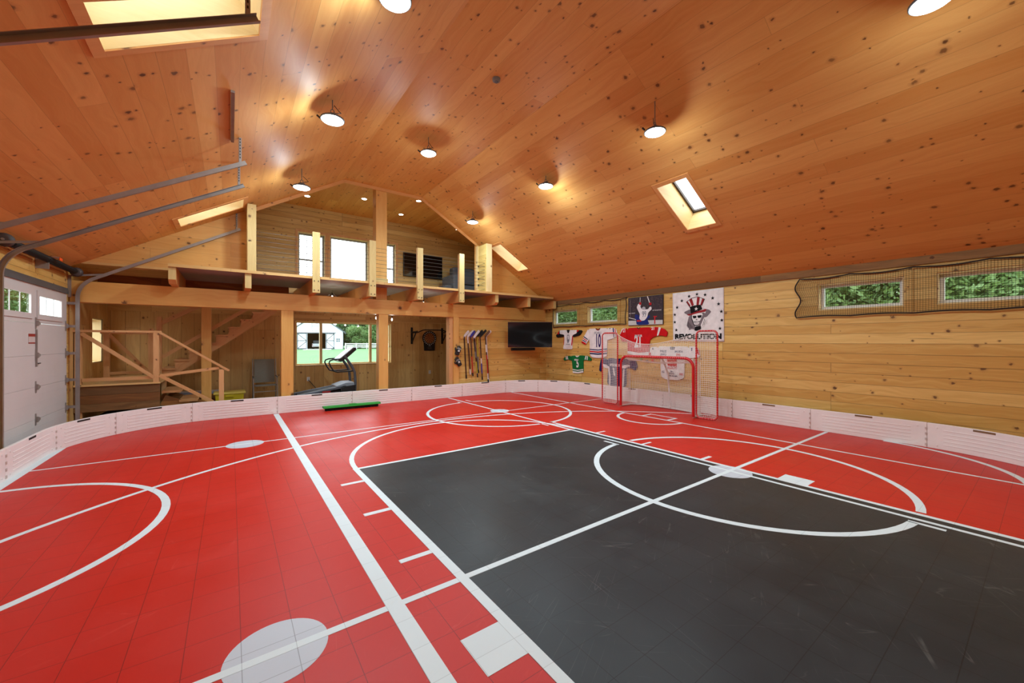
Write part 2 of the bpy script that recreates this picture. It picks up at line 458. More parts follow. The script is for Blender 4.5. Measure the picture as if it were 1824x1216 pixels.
mark('centre_stripe', [rect(4.935, 4.985, -0.6, 9.93), rect(5.085, 5.145, -0.6, 5.6)], M_FWHT, Z1)
mark('free_throw_arc', arc(3.175, 5.07, 1.94, 0.06, 0, 180), M_FWHT, Z1 + 0.0003)
mark('three_point_arc', arc(3.27, 1.12, 6.08, 0.055, 32, 150, 80), M_FWHT, Z1 + 0.0004)
mark('faceoff_circle', arc(5.02, 2.33, 1.66, 0.07, 97, 264) + arc(5.02, 2.33, 1.66, 0.07, -84, 84)
     + [rect(4.805, 4.85, 3.90, 4.18), rect(4.835, 4.88, 0.52, 0.75)], M_FWHT, Z1 + 0.0005)
mark('faceoff_circle', arc(4.96, 7.36, 1.63, 0.06, 95, 265) + arc(4.96, 7.36, 1.63, 0.06, -85, 84)
     + [rect(4.84, 4.88, 5.56, 5.76), rect(5.13, 5.17, 8.93, 9.28), rect(4.80, 4.84, 8.92, 9.12), rect(5.10, 5.14, 5.60, 5.78)], M_FWHT, Z1 + 0.0005)
mark('goal_line', [rect(7.09, 7.14, -0.6, 9.93)], M_FWHT, Z1 + 0.0002)
mark('goal_line', [rect(-2.12, -1.99, 5.5, 8.78)], M_FWHT, Z1 + 0.0007)
mark('goal_crease', arc(7.12, 4.89, 0.71, 0.06, 90, 270) + [rect(7.14, 7.46, 5.10, 5.15), rect(7.14, 7.46, 4.51, 4.56), rect(7.42, 7.46, 4.56, 5.10)], M_FWHT, Z1 + 0.0005)
mark('corner_arc', arc(6.87, 1.72, 1.63, 0.07, -80, -5), M_FWHT, Z1 + 0.0004)
mark('crease_circle', arc(-2.1, 4.9, 1.63, 0.065, -90, 90), M_FWHT, Z1 + 0.0005)

# main ceiling: two slopes and the flat strip between them
SKY = {-1: [(-0.77, 0.20, 3.63, 4.15), (-0.77, 0.20, 9.10, 9.65)], 1: [(6.20, 7.20, 3.60, 4.15), (6.20, 7.20, 9.15, 9.65)]}
cb = MB()
wide = lambda H, k=0.0175: [(h[0] - k, h[1] + k, h[2] - k, h[3] + k) for h in H]
cb.panel(XL - 0.1, KL, YF, YB, wide(SKY[-1]), 0, 0.04, slope(-1))
cb.panel(KR, XR + 0.1, YF, YB, wide(SKY[1]), 0, 0.04, slope(1))
cb.box(KL, KR, YF, YB, ZC, ZC + 0.04)
struct(cb.build('ceiling', M_CEIL, grain=(0, 1, 0)))
lc = MB()      # loft ceiling with the shallow dormer slopes
lc.prism([(-2.4, 4.80), (1.1, 5.5), (5.3, 5.5), (8.8, 4.80), (8.8, 4.86), (5.3, 5.56), (1.1, 5.56), (-2.4, 4.86)], YB, YW + 0.05, lambda a, b, d: (a, d, b))
struct(lc.build('ceiling', M_CEIL, grain=(0, 1, 0)))

# windows (structure): lining, frame, panes
def skylight(n, side, a0, a1, b0, b1):
    f = slope(side); D = 0.46; t = 0.018
    lin_ = MB()
    lin_.box(a0 - t, a0, b0 - t, b1 + t, 0.0, D, fn=f); lin_.box(a1, a1 + t, b0 - t, b1 + t, 0.0, D, fn=f)
    lin_.box(a0, a1, b0 - t, b0, 0.0, D, fn=f); lin_.box(a0, a1, b1, b1 + t, 0.0, D, fn=f)
    o = struct(lin_.build('window_%d' % n, M_PALE, grain=(0, 1, 0)))
    fr = MB()
    w = 0.035
    fr.box(a0, a0 + w, b0, b1, D - 0.05, D, fn=f); fr.box(a1 - w, a1, b0, b1, D - 0.05, D, fn=f)
    fr.box(a0, a1, b0, b0 + w, D - 0.05, D, fn=f); fr.box(a0, a1, b1 - w, b1, D - 0.05, D, fn=f)
    fr.build('window_frame', flat('skylight_frame', lin(74, 58, 48), 0.5), o)
    MB().box(a0 + w, a1 - w, b0 + w, b1 - w, D - 0.03, D - 0.022, fn=f).build('pane', M_GLASS, o)
    tr = MB(); c = 0.07
    tr.box(a0 - c, a0 - 0.001, b0 - c, b1 + c, -0.012, 0.0, fn=f); tr.box(a1 + 0.001, a1 + c, b0 - c, b1 + c, -0.012, 0.0, fn=f)
    tr.box(a0, a1, b0 - c, b0 - 0.001, -0.012, 0.0, fn=f); tr.box(a0, a1, b1 + 0.001, b1 + c, -0.012, 0.0, fn=f)
    tr.build('window_casing', M_ORNG, o)
skylight(1, -1, *SKY[-1][0]); skylight(2, -1, *SKY[-1][1]); skylight(3, 1, *SKY[1][0]); skylight(4, 1, *SKY[1][1])

def window(n, fn, a0, a1, b0, b1, depth=0.12, sash=0.045, muntin=(0, 0), mid=None, frame=None, lining=None, casing=None, sill=None, ft=0.05, cas_mat=None, mull=()):
    """window in a wall; fn(a,b,d): d grows outwards"""
    o = MB(); t = 0.02
    o.box(a0, a0 + t, b0, b1, 0.0, depth + ft, fn=fn); o.box(a1 - t, a1, b0, b1, 0.0, depth + ft, fn=fn)
    o.box(a0 + t, a1 - t, b1 - t, b1, 0.0, depth + ft, fn=fn); o.box(a0 + t, a1 - t, b0, b0 + t, -0.0 if sill is None else -sill, depth + ft, fn=fn)
    w = struct(o.build('window_%d' % n, lining or M_PALE))
    A0, A1, B0, B1 = a0 + t, a1 - t, b0 + t, b1 - t
    f = MB()
    f.box(A0, A0 + sash, B0, B1, depth, depth + ft, fn=fn); f.box(A1 - sash, A1, B0, B1, depth, depth + ft, fn=fn)
    f.box(A0 + sash, A1 - sash, B0, B0 + sash, depth, depth + ft, fn=fn); f.box(A0 + sash, A1 - sash, B1 - sash, B1, depth, depth + ft, fn=fn)
    if mid: f.box(A0 + sash, A1 - sash, mid - 0.022, mid + 0.022, depth, depth + ft, fn=fn)
    for m in mull: f.box(m - 0.035, m + 0.035, B0 + sash, B1 - sash, depth - 0.06, depth + ft, fn=fn)
    f.build('window_frame', frame or M_VINYL, w)
    if muntin != (0, 0):
        g = MB()
        for i in range(1, muntin[0] + 1):
            a = A0 + (A1 - A0) * i / (muntin[0] + 1); g.box(a - 0.006, a + 0.006, B0, B1, depth + 0.012, depth + 0.03, fn=fn)
        for i in range(1, muntin[1] + 1):
            b = B0 + (B1 - B0) * i / (muntin[1] + 1); g.box(A0, A1, b - 0.006, b + 0.006, depth + 0.013, depth + 0.029, fn=fn)
        g.build('muntin', frame or M_VINYL, w)
    MB().box(A0 + sash * 0.5, A1 - sash * 0.5, B0 + sash * 0.5, B1 - sash * 0.5, depth + 0.02, depth + 0.026, fn=fn).build('pane', M_GLASS, w)
    if casing:
        c = MB(); k = casing
        c.box(a0 - k, a0, b0 - k, b1 + k, -0.018, 0.0, fn=fn); c.box(a1, a1 + k, b0 - k, b1 + k, -0.018, 0.0, fn=fn)
        c.box(a0, a1, b1, b1 + k, -0.018, 0.0, fn=fn); c.box(a0, a1, b0 - k, b0, -0.018, 0.0, fn=fn)
        c.build('window_casing', cas_mat or M_WALL, w)
    return w

# right wall with four high windows
WR = [(8.60, 9.72, 2.13, 2.61), (7.05, 8.19, 2.13, 2.64), (1.38, 2.51, 2.145, 2.625), (-0.10, 1.03, 2.145, 2.625)]
rw = MB(); rw.panel(YF, YW + 0.2, 0, 2.96, WR, 0, 0.2, FWX); rw.box(XR, XR + 0.2, YB, YW + 0.2, 2.96, 4.9)
struct(rw.build('wall_right', M_WALL, grain=(0, 1, 0)))
for i, r in enumerate(WR): window(5 + i, FWX, *r, depth=0.10, sash=0.05, casing=0.095, cas_mat=M_CLAD if i < 0 else M_WALL)
tb = MB(); tb.box(XR - 0.03, XR, YF, 9.98, 2.78, 2.94); struct(tb.build('trim_1', M_DARKW))

# left wall with two garage door openings and the stair window
WLH = [(7.20, 9.94, 0, 2.42), (3.44, 6.18, 0, 2.42), (11.41, 12.21, 1.14, 2.07)]
lw = MB(); lw.panel(YF, YB, 0, 2.89, WLH[:2], 0, 0.06, FWL); lw.panel(YB, 11.05, 0, 2.89, [], 0, 0.06, FWL); lw.panel(11.05, YW + 0.2, 0, 2.89, WLH[2:], 0, 0.2, FWL); lw.box(XL - 0.2, XL, YB, YW + 0.2, 2.89, 4.9)
struct(lw.build('wall_left', M_WALL, grain=(0, 1, 0)))
window(9, FWL, 11.41, 12.21, 1.14, 2.07, depth=0.17, sash=0.03, casing=0.14, cas_mat=M_VERT, ft=0.03)
sw = MB(); sw.panel(YB + 0.02, YW, 0, 2.6, [WLH[2]], -0.012, 0.0, FWL)
struct(sw.build('wall_stair', M_VERT, grain=(0, 0, 1)))

# back wall: vertical boards below the loft, horizontal ones in it
LW = (1.50, 4.28, 0.88, 2.18)
UWN = [(1.56, 2.29, 3.20, 4.76), (2.41, 3.55, 3.20, 4.77), (3.67, 4.43, 3.20, 4.79)]
b1_ = MB(); b1_.panel(XL, XR, 0, 2.97, [LW], 0, 0.2, FWY(YW)); struct(b1_.build('wall_back', M_VERT, grain=(0, 0, 1)))
b2_ = MB(); b2_.panel(XL, XR, 2.97, 5.6, UWN, 0, 0.2, FWY(YW)); struct(b2_.build('wall_back', M_WALLB, grain=(1, 0, 0)))
window(10, FWY(YW), *LW, depth=0.10, sash=0.035, frame=M_PALE, lining=M_PALE, ft=0.05, mull=(2.18, 3.62), sill=0.03)
GREYW = flat('grey_sash', lin(150, 150, 148), 0.5)
window(11, FWY(YW), *UWN[0], depth=0.10, muntin=(2, 7), mid=3.98, frame=GREYW, casing=0.058, cas_mat=M_RAIL)
window(12, FWY(YW), *UWN[1], depth=0.10, frame=GREYW, casing=0.058, cas_mat=M_RAIL)
window(13, FWY(YW), *UWN[2], depth=0.10, muntin=(2, 7), mid=3.98, frame=GREYW, casing=0.058, cas_mat=M_RAIL)
t2 = MB(); t2.box(1.40, 6.9, YW - 0.03, YW, 2.21, 2.36); struct(t2.build('trim_2', M_VERT))
t3 = MB(); t3.box(XL, 1.2, YW - 0.03, YW, 2.30, 2.44); struct(t3.build('trim_3', M_VERT))

# wall with the television, wall behind the camera
tv = MB(); tv.box(5.35, XR, YB + 0.05, YB + 0.17, 0, 2.66); struct(tv.build('wall_far', M_WALL, grain=(1, 0, 0)))
wf = MB(); wf.box(XL - 0.2, XR + 0.2, YF - 0.15, YF, 0, 5.6); struct(wf.build('wall_near', M_WALL, grain=(1, 0, 0)))
zs = lambda x: ZC - SL * (KL - x) if x < KL else (ZC if x < KR else ZC - SL * (x - KR))
kl = MB(); kl.prism([(XL, 3.0055), (0.42, 3.0055), (0.42, zs(0.42)), (KL, ZC), (1.1, 5.5), (XL, 4.82)], YB, YB + 0.1, lambda a, b, d: (a, d, b))
struct(kl.build('wall_loft_left', wood('knee_pine', lin(228, 176, 106), lin(210, 152, 82), 0.28, 4.0, 0.0014, 0.3, 0.4, 0.5, 0.3), grain=(1, 0, 0)))
kr = MB(); kr.prism([(5.92, 3.0055), (XR, 3.0055), (XR, 4.82), (5.3, 5.5), (KR, ZC), (5.92, zs(5.92))], YB, YB + 0.1, lambda a, b, d: (a, d, b))
struct(kr.build('wall_loft_right', MATS['knee_pine'], grain=(1, 0, 0)))
# edge trim where the main ceiling ends at the loft
tr = MB()
pr = [(0.42, zs(0.42)), (KL, ZC), (KR, ZC), (5.92, zs(5.92))]
for (xa, za), (xb, zb) in zip(pr, pr[1:]):
    tr.bar((xa, YB + 0.0, za - 0.035), (xb, YB + 0.0, zb - 0.035), 0.035, 0.075)
struct(tr.build('trim_4', M_ORNG))
# loft floor with the stair opening
lf = MB(); lf.panel(-0.93, 8.45, 9.45, YW, [(-0.93, 1.45, 11.45, 12.65)], 2.965, 3.005, lambda a, b, d: (a, b, d))
lf.box(XL, -0.93, YB, 11.45, 2.965, 3.005); lf.box(XL, -1.3, 11.45, YW, 2.965, 3.005)
struct(lf.build('floor_loft', M_DECK, grain=(1, 0, 0)))
ug = MB(); ug.panel(-0.93, 8.45, 9.47, YW, [(-0.93, 1.45, 11.45, 12.65)], 2.9615, 2.9645, lambda a, b, d: (a, b, d))
struct(ug.build('ceiling', flat('grey_underside', lin(150, 142, 138), 0.7)))
sh0 = MB(); sh0.box(-2.2, 1.20, 11.38, 11.42, 2.70, 2.96); struct(sh0.build('trim_6', M_CLAD))

# ------------------------------------------------------------------ timber frame of the loft
def solo(name, b, mats, label, cat, group=None, grain=None, bevel=0.0, loc=None, kind=None):
    return tag(b.build(name, mats, None, grain, loc, bevel), label, cat, group, kind)
solo('carrying_beam', MB().box(-2.28, 8.62, YB, YB + 0.24, 2.28, 2.655), M_TIMB, 'long heavy fir beam carrying the loft joists above the posts', 'beam', bevel=0.006)
for x0, x1, lab in ((0.91, 1.15, 'square fir post left of the treadmill window'), (3.06, 3.30, 'square fir post right of the treadmill window')):
    solo('support_post', MB().box(x0, x1, YB + 0.01, YB + 0.24, 0, 2.28), M_TIMB, lab, 'post', 'posts under the beam', bevel=0.006)
pb = thing('support_post', 'doubled fir post between the dartboard alcove and the hockey sticks', 'post', (5.2, YB + 0.1, 0), 'posts under the beam')
MB().box(5.055, 5.17, YB + 0.04, YB + 0.24, 0, 2.28).build('post_half', M_RAIL, pb, bevel=0.004)
MB().box(5.172, 5.345, YB - 0.005, YB + 0.24, 0, 2.28).build('post_half', M_TIMB, pb, bevel=0.004)
kp = thing('king_post', 'tall square post rising from the beam through the loft to the ceiling', 'post', (3.13, YB + 0.15, 2.655))
MB().box(2.99, 3.27, YB + 0.02, YB + 0.29, 2.655, 5.5).build('shaft', M_TIMB, kp, bevel=0.006)
MB().box(2.965, 3.295, YB + 0.0, YB + 0.31, 3.006, 3.20).build('base_block', M_YELL, kp, bevel=0.004)
ST_OPEN = (-0.93, 1.45)
JX = [-0.875, 0.285, 1.505, 2.70, 3.89, 5.08, 6.29, 7.48, 8.55]
JL = ['chamfered joist end at the left end of the loft deck', 'joist end under the left wing post of the loft', 'joist behind the first rail post from the left',
      'joist behind the second rail post left of the king post', 'joist behind the third rail post right of the king post', 'joist behind the fourth rail post right of the loft television',
      'joist end under the right wing post of the loft', 'second joist end from the right wall above the television', 'joist end against the right wall above the corner window']
for i, (x, l) in enumerate(zip(JX, JL)):
    b = MB(); y0 = 9.47; w = 0.055; zt_ = 2.90 if x > 8 else 2.965
    pts = [(y0, 2.965), (y0, 2.72), (y0 + 0.10, 2.656), (YW - 0.01, 2.656), (YW - 0.01, 2.965)] if x < 1.4 and i < 1 or i in (6,) else [(y0, zt_), (y0, 2.656), (YW - 0.01, 2.656), (YW - 0.01, zt_)]
    if ST_OPEN[0] < x < 1.3: pts = [(p[0] if p[0] < 11.4 else 11.44, p[1]) for p in pts]
    b.prism(pts, x - w, x + w, lambda a, c, d: (d, a, c))
    jt = thing('floor_joist', l, 'joist', (x, y0, 2.656), 'loft joists')
    b.build('joist_beam', M_ORNG, jt, grain=(0, 1, 0))
    MB().box(x - w + 0.002, x + w - 0.002, y0 - 0.004, y0 + 0.001, 2.728 if len(pts) == 5 else 2.66, zt_ - 0.003).build('end_grain', M_YELL, jt)
# edge board of the deck
solo('deck_edge_board', MB().box(-0.93, 8.45, 9.425, 9.45, 2.955, 3.012), M_DECK, 'pale edging board along the front of the loft deck', 'board')
# wing walls at both ends of the railing
solo('wing_post', MB().box(0.27, 0.42, 9.46, YB - 0.001, 3.006, zs(0.34) - 0.05), M_YELL, 'pale square post at the left end of the loft railing', 'post', bevel=0.004)
wp = thing('wing_post', 'pale boarded wing wall at the right end of the loft railing', 'post', (6.01, 9.74, 3.006))
MB().box(5.92, 6.10, 9.47, YB - 0.001, 3.006, 4.385).build('wing_panel', wood('wing_pine', lin(226, 196, 122), lin(206, 170, 94), 0.17, 2.0, 0.002, 0.3, 0.55, 0.6, 0.4), wp, grain=(0, 1, 0))
MB().box(5.92, 6.105, 9.45, 9.47, 3.006, 4.385).build('face_board', M_PALE, wp)
MB().box(5.905, 5.92, 9.91, YB - 0.002, 3.006, 4.40).build('corner_board', M_PALE, wp)
# rail posts bolted to the joist ends, steel cables between them
RP = [(1.435, 1.585, 3.965, 'first railing post from the left, in front of the narrow loft window'), (2.64, 2.79, 3.965, 'second railing post from the left, beside the king post'),
      (3.82, 3.97, 3.955, 'third railing post from the left, in front of the loft television'), (5.01, 5.16, 3.96, 'fourth railing post from the left, in front of the grey sofa')]
for x0, x1, zt, l in RP:
    t = thing('railing_post', l, 'post', ((x0 + x1) / 2, 9.40, 2.64), 'loft railing posts')
    MB().box(x0, x1, 9.365, 9.424, 2.645, zt).build('face_plank', M_YELL, t, bevel=0.004)
    MB().box(x0 + 0.02, x1 - 0.02, 9.424, 9.50, 3.013, zt - 0.002).build('back_plank', M_RAIL, t)
    for bx in (x0 + 0.035, x1 - 0.035):
        for bz in (2.70, 2.90): MB().cyl((bx, 9.355, bz), (bx, 9.366, bz), 0.011, 10).build('bolt', M_BLACK, t)
M_CABLE = flat('steel_cable', lin(92, 88, 82), 0.4, 0.6)
for i in range(9):
    z = 3.085 + i * 0.093
    t = thing('railing_cable', ['lowest', 'second lowest', 'third lowest', 'fourth lowest', 'middle', 'fourth highest', 'third highest', 'second highest', 'topmost'][i] + ' thin steel cable of the loft railing', 'cable', (0.42, 9.48, z), 'loft railing cables')
    MB().tube([(0.421, 9.515, z), (5.905, 9.515, z), (5.905, 9.52, z), (5.905, 9.88, z + (0.045 if i % 2 else -0.02))], 0.0035, 5).build('wire', M_CABLE, t)
    MB().cyl((5.895, 9.88, z + (0.045 if i % 2 else -0.02)), (5.918, 9.88, z + (0.045 if i % 2 else -0.02)), 0.014, 8).build('end_fitting', M_BLACK, t)

# ------------------------------------------------------------------ lamps
def high_bay(x, y, z, label):
    zt = zs(x)
    t = thing('high_bay_lamp', label, 'lamp', (x, y, z), 'round high bay lamps')
    MB().lathe((x, y, z), [(0.146, 0.0), (0.152, 0.006), (0.152, 0.018), (0.13, 0.026), (0.075, 0.032), (0.065, 0.07), (0.045, 0.085), (0.02, 0.09)], 28).build('housing', M_LAMPB, t)
    f = MB()
    for k in range(20):
        a = 2 * PI * k / 20; c, s = math.cos(a), math.sin(a)
        f.bar((x + c * 0.07, y + s * 0.07, z + 0.030), (x + c * 0.125, y + s * 0.125, z + 0.030), 0.004, 0.02)
    f.build('heat_fins', M_LAMPB, t)
    MB().lathe((x, y, z - 0.006), [(0.134, 0.0), (0.139, 0.004), (0.139, 0.008)], 32).build('lens', M_LENS, t)
    for kind, en, dz in (('AREA', LAMP_W, -0.016), ('POINT', LAMP_FILL, -0.09)):  # area disk is the lamp itself, point is ambient fill added beneath it
        ld = bpy.data.lights.new('lamp_and_fill_light', kind); ld.energy = en; ld.color = (0.70, 0.90, 1.0)
        if kind == 'AREA': ld.shape = 'DISK'; ld.size = 0.25
        else: ld.shadow_soft_size = 0.07
        lo = bpy.data.objects.new('lamp_and_fill_light', ld); COL.objects.link(lo); lo.parent = t; lo.location = (0, 0, dz)
    h = MB(); h.tube([(x + 0.022 * math.cos(a), y, z + 0.118 + 0.03 * math.sin(a)) for a in [2 * PI * k / 14 for k in range(14)]], 0.006, 6, True)
    h.cyl((x, y, z + 0.146), (x, y, zt - 0.0), 0.006, 8)
    h.build('hook', M_LAMPB, t)
    MB().tube([(x + 0.02, y + 0.02, z + 0.11), (x + 0.12, y + 0.05, z + 0.16), (x + 0.10, y + 0.09, z + 0.20), (x + 0.03, y + 0.05, min(z + 0.24, zt))], 0.005, 6).build('power_cord', M_BLACK, t)
    MB().cyl((x - 0.14, y + 0.07, z + 0.02), (x - 0.175, y + 0.09, z + 0.055), 0.013, 8).build('sensor_plug', M_BLACK, t)
for a in ((1.12, 5.72, 4.585, 'round lamp over the thick white line, between two others on the left slope'), (3.075, 7.0, 5.185, 'round lamp hanging from the flat ceiling strip before the king post'),
          (1.085, 8.28, 4.48, 'round lamp on the left slope nearest the loft'), (5.17, 6.0, 4.72, 'round lamp on the right slope, left of the middle skylight'),
          (5.105, 8.83, 4.685, 'round lamp on the right slope nearest the loft'), (4.97, 3.36, 4.60, 'round lamp on the right slope above the middle skylight'),
          (1.24, 3.58, 4.76, 'round lamp cut by the top edge of the photo, left of centre'), (4.92, 0.61, 4.52, 'round lamp cut by the top edge at the right')):
    high_bay(*a)
def recessed(x, y, z, nrm, label):
    t = thing('recessed_light', label, 'light', (x, y, z), 'recessed loft lights')
    MB().lathe((x, y, z - 0.004), [(0.062, 0.0), (0.062, 0.003)], 20).build('lens', M_SMALL, t)
    MB().lathe((x, y, z - 0.003), [(0.085, 0.0), (0.080, 0.003)], 20).build('trim_ring', M_VINYL, t)
recessed(1.67, 11.74, 5.5, 0, 'small round loft downlight below the left row of lamps')
recessed(2.97, 11.06, 5.5, 0, 'small round loft downlight left of the king post')
recessed(4.25, 10.34, 5.5, 0, 'small round loft downlight at the corner of the ceiling edge')
recessed(4.26, 11.76, 5.5, 0, 'small round loft downlight right of the king post')
recessed(6.15, 11.62, 5.325, 0, 'small round loft downlight nearest the right wing wall')
sd = thing('smoke_detector', 'small round grey detector on the flat ceiling strip', 'detector', (3.21, 4.85, 5.5))
MB().lathe((3.21, 4.85, 5.455), [(0.04, 0.0), (0.055, 0.01), (0.06, 0.045)], 20).build('cover', flat('detector_grey', lin(120, 116, 108), 0.6), sd)
MB().lathe((3.21, 4.85, 5.44), [(0.02, 0.0), (0.028, 0.015)], 14).build('sensor', M_LAMPB, sd)

# string of bulbs under the loft
sl = thing('string_lights', 'black cord of hanging bulbs strung between the loft joists', 'string lights', (1.9, 10.4, 2.9))
anch = [(1.6, 10.75, 2.70), (2.05, 10.5, 2.80), (2.64, 10.75, 2.68), (3.5, 11.0, 2.76), (4.1, 10.8, 2.70), (4.45, 10.4, 2.78), (5.1, 10.7, 2.68)]
w_ = MB()
for p, q in zip(anch, anch[1:]):
    w_.tube([tuple(p[k] + (q[k] - p[k]) * t / 8 - (0.10 * math.sin(PI * t / 8) if k == 2 else 0) for k in range(3)) for t in range(9)], 0.005, 5)
w_.build('cord', M_BLACK, sl)
for bx, by, bz in ((2.05, 10.5, 2.78), (3.28, 11.0, 2.33), (3.72, 11.0, 2.30), (4.42, 10.4, 2.755)):
    s_ = MB().cyl((bx, by, bz), (bx, by, bz - 0.05), 0.016, 10)
    s_.tube([(bx, by, bz), (bx, by, min(bz + 0.5, 2.86))], 0.003, 5)
    so = s_.build('socket', M_BLACK, sl)
    bl_ = bpy.data.lights.new('alcove_fill', 'POINT'); bl_.energy = 4.0; bl_.shadow_soft_size = 0.03; bl_.color = (1.0, .93, .82)  # added fill brightening the room under the loft; the bulbs are hardly lit
    bo_ = bpy.data.objects.new('alcove_fill', bl_); COL.objects.link(bo_); bo_.parent = sl; bo_.location = Vector((bx, by, bz - 0.17)) - Vector(sl.location)
    MB().lathe((bx, by, bz - 0.13), [(0.004, 0), (0.022, 0.02), (0.024, 0.04), (0.014, 0.075), (0.012, 0.08)], 12).build('bulb', M_BULB, so)
# string bulb pieces hang on the same cord

# ------------------------------------------------------------------ garage doors, tracks, spring
GP = FWL
def garage_door(y0, y1):
    t = thing('garage_door', 'white sectional garage door with two rows of small panes', 'garage door', (XL, (y0 + y1) / 2, 0), 'garage doors')
    zsx = [0.01, 0.455, 0.925, 1.385, 1.85, 2.41]
    wy = [(y0 + 0.30, y0 + 1.22), (y1 - 1.22, y1 - 0.30)]
    for i in range(5):
        b = MB(); z0, z1 = zsx[i] + 0.0015, zsx[i + 1] - 0.0015
        holes = [(a, c, 1.985, 2.255) for a, c in wy] if i == 4 else []
        b.panel(y0, y1, z0, z1, holes, -0.005, 0.045 if i < 4 else 0.004, GP)
        if i < 4: b.box(XL - 0.045, XL - 0.02, y0, y1, z1, z1 + 0.003)
        for k in range(3 if i < 4 else 0):       # embossed lines
            zz = z0 + (z1 - z0) * (k + 1) / 4
            b.box(XL + 0.005, XL + 0.0065, y0 + 0.05, y1 - 0.05, zz - 0.004, zz + 0.004)
        sec = b.build('door_section', M_DOOR, t)
        if i == 4:
            for a, c in wy:
                f = MB(); k = 0.075
                f.box(XL + 0.005, XL + 0.02, a - k, a, 1.985 - k, 2.255 + k); f.box(XL + 0.005, XL + 0.02, c, c + k, 1.985 - k, 2.255 + k)
                f.box(XL + 0.005, XL + 0.02, a, c, 2.255, 2.255 + k); f.box(XL + 0.005, XL + 0.02, a, c, 1.985 - k, 1.985)
                fo = f.build('window_frame', M_DOOR, t)
                for m in (1, 2):
                    yy = a + (c - a) * m / 3
                    MB().box(XL - 0.001, XL + 0.006, yy - 0.006, yy + 0.006, 1.985, 2.255).build('muntin', M_DOOR, fo)
                MB().box(XL - 0.003, XL - 0.001, a, c, 1.985, 2.255).build('pane', M_GLASS, fo)
    ym = (y0 + y1) / 2 + 0.05
    for z in zsx[1:5]:
        for yy in (ym, y1 - 0.06):
            h = MB(); h.prism([(yy - 0.018, z - 0.085), (yy + 0.018, z - 0.085), (yy + 0.024, z), (yy + 0.018, z + 0.085), (yy - 0.018, z + 0.085), (yy - 0.024, z)], 0.0, 0.006, lambda a, b, d: (XL + 0.006 + d, a, b))
            h.prism([(yy - 0.01, z - 0.04), (yy + 0.075, z - 0.012), (yy + 0.075, z + 0.012), (yy - 0.01, z + 0.04)], 0.006, 0.03, lambda a, b, d: (XL + 0.006 + d, a, b))
            h.build('hinge', M_GALV, t)
    MB().box(XL + 0.006, XL + 0.024, ym - 0.012, ym + 0.012, 1.22, 1.76).build('lock_bar', M_GALV, t)
    MB().cyl((XL + 0.02, ym + 0.03, 1.265), (XL + 0.02, ym + 0.12, 1.265), 0.008, 8).build('latch_pin', M_BLACK, t)
    st = MB(); st.box(XL + 0.0055, XL + 0.0075, ym - 0.25, ym - 0.02, 1.555, 1.695); so = st.build('warning_sticker', flat('sticker_pale', lin(205, 190, 184), 0.5), t)
    sb = MB(); sb.box(XL + 0.0076, XL + 0.0085, ym - 0.25, ym - 0.02, 1.655, 1.695); sb.box(XL + 0.0076, XL + 0.0085, ym - 0.25, ym - 0.02, 1.555, 1.572)
    sb.build('sticker_band', flat('sticker_red', lin(150, 40, 30), 0.5), so)
    se = MB(); se.box(XL + 0.006, XL + 0.03, y0, y1, 2.405, 2.47); se.box(XL + 0.006, XL + 0.022, y0, y1, 2.47, 2.50)
    se.build('top_seal', M_LAMPB, t)
    return t
gd = garage_door(7.20, 9.94)
gd['label'] = 'white sectional garage door at the left, nearest the stairs'
g2 = dup(gd, (0, -3.76, 0), 'second white sectional garage door along the left wall, nearer the camera')

